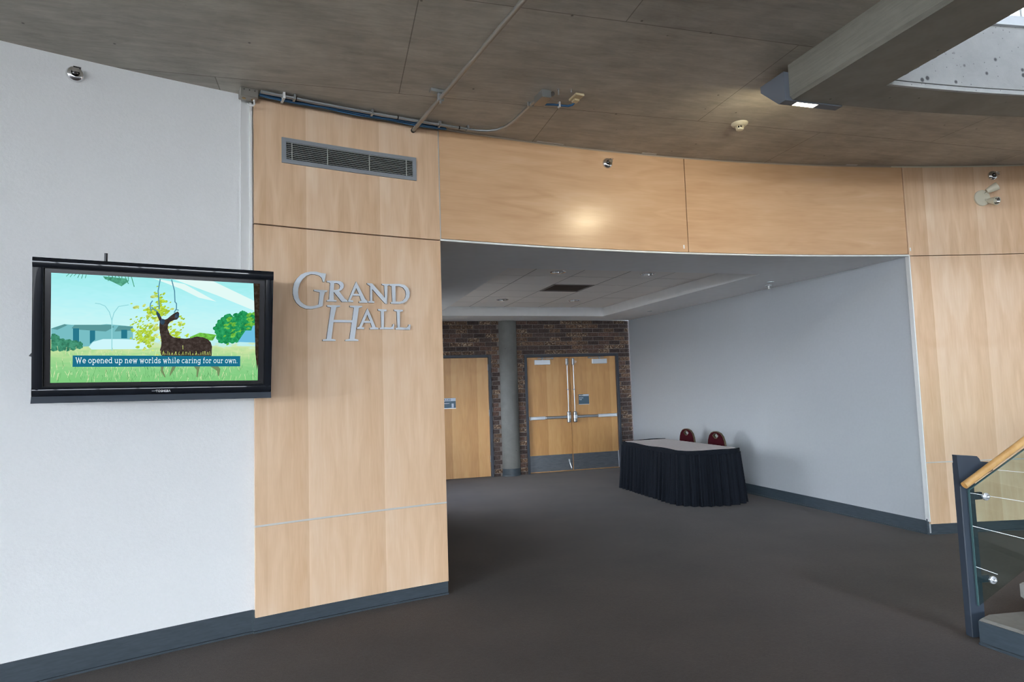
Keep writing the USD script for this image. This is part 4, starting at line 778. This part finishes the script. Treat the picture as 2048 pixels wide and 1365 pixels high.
# ---------------------------------------------------------------- table, cloths and chairs against the right wall
TA, TB = RD, -RN                                                # along the table towards the lobby; across it towards the wall
def TP(a, b, z=0.): return np.array([TA[0] * a + TB[0] * b, TA[1] * a + TB[1] * b, z])
A0, A1, B0, B1, TH = -8.90, -7.10, 4.55, 5.32, .700
tb = thing('folding_table', 'folding table hidden under white cloth and navy skirt by the right wall', 'table', base=TP((A0 + A1) / 2, (B0 + B1) / 2))
tc = TP((A0 + A1) / 2, (B0 + B1) / 2)

for a in (A0 + .09, A1 - .09):
    for b in (B0 + .12, B1 - .12): put(tb, 'leg', tube([TP(a, b, 0), TP(a, b, TH - .036)], .014, 10), 'chair_frame', smooth=40)
top = Polygon([(A0, B0 + .06), (A0 + .02, B1), (A1 - .06, B1 + .03), (A1 + .10, B1 - .20), (A1 + .05, B1 - .46), (A1 - .03, B0 + .10), (A1 - .20, B0 - .01), (A0 + .75, B0 + .0)]).buffer(.03, 8).buffer(-.03)
def place(poly, z, h):
    m = prism(poly, h); v = m.vertices; m.vertices = np.array([TP(a, b, z + d) for a, b, d in v]); m.fix_normals(); return m
put(tb, 'tabletop', place(top.buffer(-.035), TH - .036, .029), 'plastic_cream')
solo('tablecloth', place(top.buffer(-.012), TH - .006, .006), 'cloth_white', 'pale white cloth covering the top of the skirted table', 'tablecloth')
# the skirt: three sides, gathered into folds that widen towards the floor
ring = np.array(top.exterior.coords)[:-1]
path0 = [(A0 + .02, B1), (A0, B1 - .3), (A0 - .01, B0 + .10), (A0 + .05, B0 + .01), (A0 + .4, B0), (A0 + .9, B0 - .005), (A0 + 1.3, B0 - .02), (A1 - .20, B0 - .02), (A1 - .06, B0 + .06), (A1 + .02, B0 + .20), (A1 + .06, B1 - .46), (A1 + .10, B1 - .22), (A1 + .05, B1 - .06), (A1 - .03, B1 + .03)]
ls = LineString(path0); NS = 620
pt = np.array([ls.interpolate(d).coords[0] for d in np.linspace(0, ls.length, NS)])
for _ in range(14): pt[1:-1] = (pt[:-2] + pt[1:-1] * 2 + pt[2:]) / 4
tg = np.gradient(pt, axis=0); tg /= np.linalg.norm(tg, axis=1, keepdims=True); nr = np.column_stack([tg[:, 1], -tg[:, 0]])
if np.dot(nr[NS // 2], (pt[NS // 2] - [(A0 + A1) / 2, (B0 + B1) / 2])) < 0: nr = -nr
sl = np.linspace(0, ls.length, NS); ZV = np.array([0, .04, .12, .25, .4, .55, TH - .07, TH - .05])
def skirt_layer(off):
    V = []
    for z in ZV:
        t = 1 - z / TH; w1 = 2 * PI * sl / .105 + 1.6 * np.sin(sl * 5.1); w2 = 2 * PI * sl / .052 + np.sin(sl * 9)
        d = .012 + .045 * t + (.007 + .020 * t) * np.sin(w1) + (.005 + .006 * t) * np.sin(w2) + off
        q = pt + nr * d[:, None]
        V.append(np.array([TP(a, b, z + .004) for a, b in q]))
    return np.array(V)
Vo, Vi = skirt_layer(0), skirt_layer(-.004); nz = len(ZV)
v = np.vstack([Vo.reshape(-1, 3), Vi.reshape(-1, 3)]); f = []; off = nz * NS
for i in range(nz - 1):
    for j in range(NS - 1):
        a, b, c_, d = i * NS + j, i * NS + j + 1, (i + 1) * NS + j + 1, (i + 1) * NS + j
        f += [(a, b, c_), (a, c_, d), (off + a, off + c_, off + b), (off + a, off + d, off + c_)]
sk = thing('table_skirt', 'dark navy pleated table skirt hanging to the carpet', 'table skirt', base=tc)
put(sk, 'pleated_cloth', tri(v, f), 'cloth_navy', smooth=True)
bo, bi = pt + nr * .020, pt - nr * .002
sag = .006 * np.sin(sl * 7.0)
v = np.vstack([[TP(a, b, TH - .055) for a, b in bo], [TP(a, b, TH + .004 + s_) for (a, b), s_ in zip(bo, sag)], [TP(a, b, TH + .004 + s_) for (a, b), s_ in zip(bi, sag)], [TP(a, b, TH - .055) for a, b in bi]]); f = []
for k in range(4):
    for j in range(NS - 1):
        a, b, c_, d = k * NS + j, k * NS + j + 1, ((k + 1) % 4) * NS + j + 1, ((k + 1) % 4) * NS + j; f += [(a, b, c_), (a, c_, d)]
put(sk, 'header_band', tri(v, f), 'cloth_navy', smooth=True)

def make_chair(x, y, rot, label):
    t = thing('banquet_chair', label, 'chair', base=(x, y, 0), rot=rot, group='burgundy chairs behind the skirted table')
    sh = [(-.205, .50), (-.205, .66), (-.192, .74), (-.160, .805), (-.110, .848), (-.05, .866), (0, .870)]
    P = Polygon(sh + [(-x_, z_) for x_, z_ in sh[::-1]] + [(.19, .47), (-.19, .47)]).buffer(.012, 6).buffer(-.012)
    hole = Polygon([(-.064, .806), (-.020, .834), (.020, .834), (.064, .806), (.022, .772), (-.022, .772)])
    m = prism(P.buffer(-.012).difference(hole.buffer(.006, 4)), .034); tput(t, 'backrest', upright(m, TM((0, .222, 0))), 'chair_red', smooth=40)
    m = prism(P.difference(P.buffer(-.016)), .022); tput(t, 'back_frame', upright(m, TM((0, .216, 0))), 'chair_frame', smooth=40)
    m = prism(hole.buffer(.008, 4).difference(hole), .036); tput(t, 'handle_trim', upright(m, TM((0, .223, 0))), 'chair_frame', smooth=40)
    tput(t, 'seat', cat(box((0, -.01, .445), (.41, .41, .06), 0, .022)), 'chair_red', smooth=40)
    for sx in (-1, 1):
        tput(t, 'leg', tube([(sx * .185, -.18, .42), (sx * .195, -.21, .0)], .011, 10), 'chair_frame', smooth=40)
        tput(t, 'leg', tube([(sx * .198, .212, .56), (sx * .198, .205, .42), (sx * .205, .235, .0)], .011, 10), 'chair_frame', smooth=40)
        tput(t, 'side_rail', tube([(sx * .19, -.19, .41), (sx * .195, .205, .41)], .009, 8), 'chair_frame', smooth=40)
    return t
CR = -72.31
def chair_at(px, py): return np.array([px, py]) - TB * .205
cA = make_chair(*chair_at(2.640, 9.790), CR, 'burgundy oval-back chair nearer the brick wall behind the skirted table')
copy_of(cA, 'banquet_chair', (*chair_at(2.866, 9.085), 0), CR, 'burgundy oval-back chair nearer the lobby behind the skirted table', 'burgundy chairs behind the skirted table')

# ---------------------------------------------------------------- stair at the right edge
GD = np.array([.98976, .14275]); GNl = np.array([-.14275, .98976]); P0 = np.array([2.757, 3.930]); GYAW = 8.207; RV = np.array([.362, -.932])
def GP(s, lat, z): return np.array([*(P0 + GD * s + GNl * lat), z])
F0 = np.array([2.787, 3.897])
st = thing('concrete_stair', 'grey concrete stair rising out of the right edge of the picture', 'stair', base=(*F0, 0))
c0 = np.array([2.697, 3.840])
first = Polygon([c0, F0, F0 + GD * .36, F0 + GD * .36 + RV * 1.7, c0 + RV * 1.65])
core = prism(first, .150)
tp = first.buffer(-.012, join_style=2); low = np.array([[*q, 0] for q in np.array(first.exterior.coords)[:-1]] + [[*q, .138] for q in np.array(first.exterior.coords)[:-1]] + [[*q, .150] for q in np.array(tp.exterior.coords)[:-1]])
put(st, 'step', trimesh.convex.convex_hull(low), 'concrete_step')
m1 = c0 + RV * .825; rn_ = np.array([-.932, -.362])
yawr = math.degrees(math.atan2(RV[1], RV[0]))
put(st, 'riser_cover', cat(box([*(m1 + rn_ * .004), .068], (1.65, .008, .134), yawr), box([*(m1 + rn_ * .011), .008], (1.65, .022, .016), yawr, .003)), 'rubber')
for k in range(1, 8):
    q = F0 + GD * (.29 * k + .005) + GNl * .055
    tpg = Polygon([q, q + GD * .33, q + GD * .33 + RV * 1.75, q + RV * 1.75])
    put(st, 'step', tf(trimesh.convex.convex_hull(np.array([[*c_, z] for P_, z in ((tpg, .012), (tpg, .088), (tpg.buffer(-.010, join_style=2), .10), (tpg.buffer(-.010, join_style=2), 0)) for c_ in np.array(P_.exterior.coords)[:-1]])), TM((0, 0, .15 * (k + 1) - .10))), 'concrete_step')
mid = F0 + RV * .85
put(st, 'stringer', trimesh.convex.convex_hull(np.array([[*(mid + GD * s + GNl * o), z] for o in (-.12, .12) for s, z in ((.30, 0), (.62, 0), (2.3, 1.02), (2.3, 1.22), (.34, .19))])), 'steel_paint')
nos = put(st, 'nosing_strip', box([*(c0 + RV * .9 - rn_ * .030), .1505], (1.35, .022, .003), yawr), 'galvanised')

gp = thing('stair_guard', 'dark steel guard post with glass panel at the foot of the stair', 'railing', base=GP(0, .03, 0))
put(gp, 'post', box(GP(.006, .032, .52), (.098, .05, 1.04), GYAW, .004), 'steel_paint')
pl = Polygon([(-.050, .955), (-.056, 1.092), (.085, 1.078), (.100, 1.062), (.106, 1.045), (.182, 1.036), (.190, 1.022), (.188, .986), (.062, .935), (.05, .90), (-.045, .90)])
m = upright(prism(pl, .034)); MG = np.eye(4); MG[:2, 0] = GD; MG[:2, 1] = GNl; MG[:3, 3] = GP(0, .036, 0)
put(gp, 'gusset', tf(m, MG), 'steel_paint')
gl = Polygon([(.0, .190), (.0, .880), (1.9, .880 + 1.9 * .553), (1.9, .190 + 1.9 * .565)])
MG2 = MG.copy(); MG2[:3, 3] = GP(0, 0, 0)
m = tf(upright(prism(gl.buffer(-.0005), .012)), MG2)
gpn = put(gp, 'glass_panel', m, 'glass', label='clear glass infill panel')
put(gpn, 'panel_edge', cat(*[tf(upright(prism(LineString(e).buffer(.0022, cap_style=2), .0122)), MG2) for e in ([(.0, .190), (.0, .880)], [(.0, .880), (1.9, .880 + 1.9 * .553)])]), 'glass_edge')
for a, b, r in (((.003, .862), (.80, .862 - .80 * .20), .0016), ((-.0, .664), (.80, .664 - .80 * .283), .0020), ((.0, .422), (.142, .367), .0020), ((.205, .990), (.90, .990 - .70 * .128), .0013)):  # thin pale rods laid on the glass in place of bright reflected lines
    put(gpn, 'steel_wire', tube([GP(a[0], -.014, a[1]), GP(b[0], -.014, b[1])], r, 8), 'reflection_pale', smooth=40)
for z in (.835, .337):
    so = put(gp, 'standoff', box(GP(.075, .022, z), (.075, .022, .044), GYAW, .004), 'steel_paint')
    put(so, 'standoff_button', tf(cat(lathe([(0, 0), (.023, 0), (.023, .010), (.019, .013), (0, .013)], 28), lathe([(0, .012), (.010, .012), (.009, .026), (.004, .030), (0, .030)], 16)), TM(GP(.104, -.012, z)) @ trimesh.transformations.rotation_matrix(math.radians(GYAW), (0, 0, 1)) @ back), 'steel_bright', smooth=45)
hr = thing('handrail', 'round honey-coloured wooden handrail rising to the right edge', 'handrail', base=GP(-.06, -.06, .92))
ha, hb = GP(-.073, -.055, .917), GP(1.9, -.055, .917 + 1.973 * .566)
put(hr, 'rail', tube([ha, (ha + hb) / 2, hb], .0215, 20), 'wood_rail', smooth=40)
dv = (hb - ha) / np.linalg.norm(hb - ha)
put(hr, 'rail_end', tube([ha - dv * .0012, ha + dv * .002], .0165, 20), 'rail_end', smooth=40)
for s in (.10, 1.2): put(hr, 'rail_bracket', tube([GP(s, .02, .917 + (s + .073) * .566 - .03), GP(s, -.05, .917 + (s + .073) * .566 - .012)], .008, 8), 'steel_paint', smooth=40)
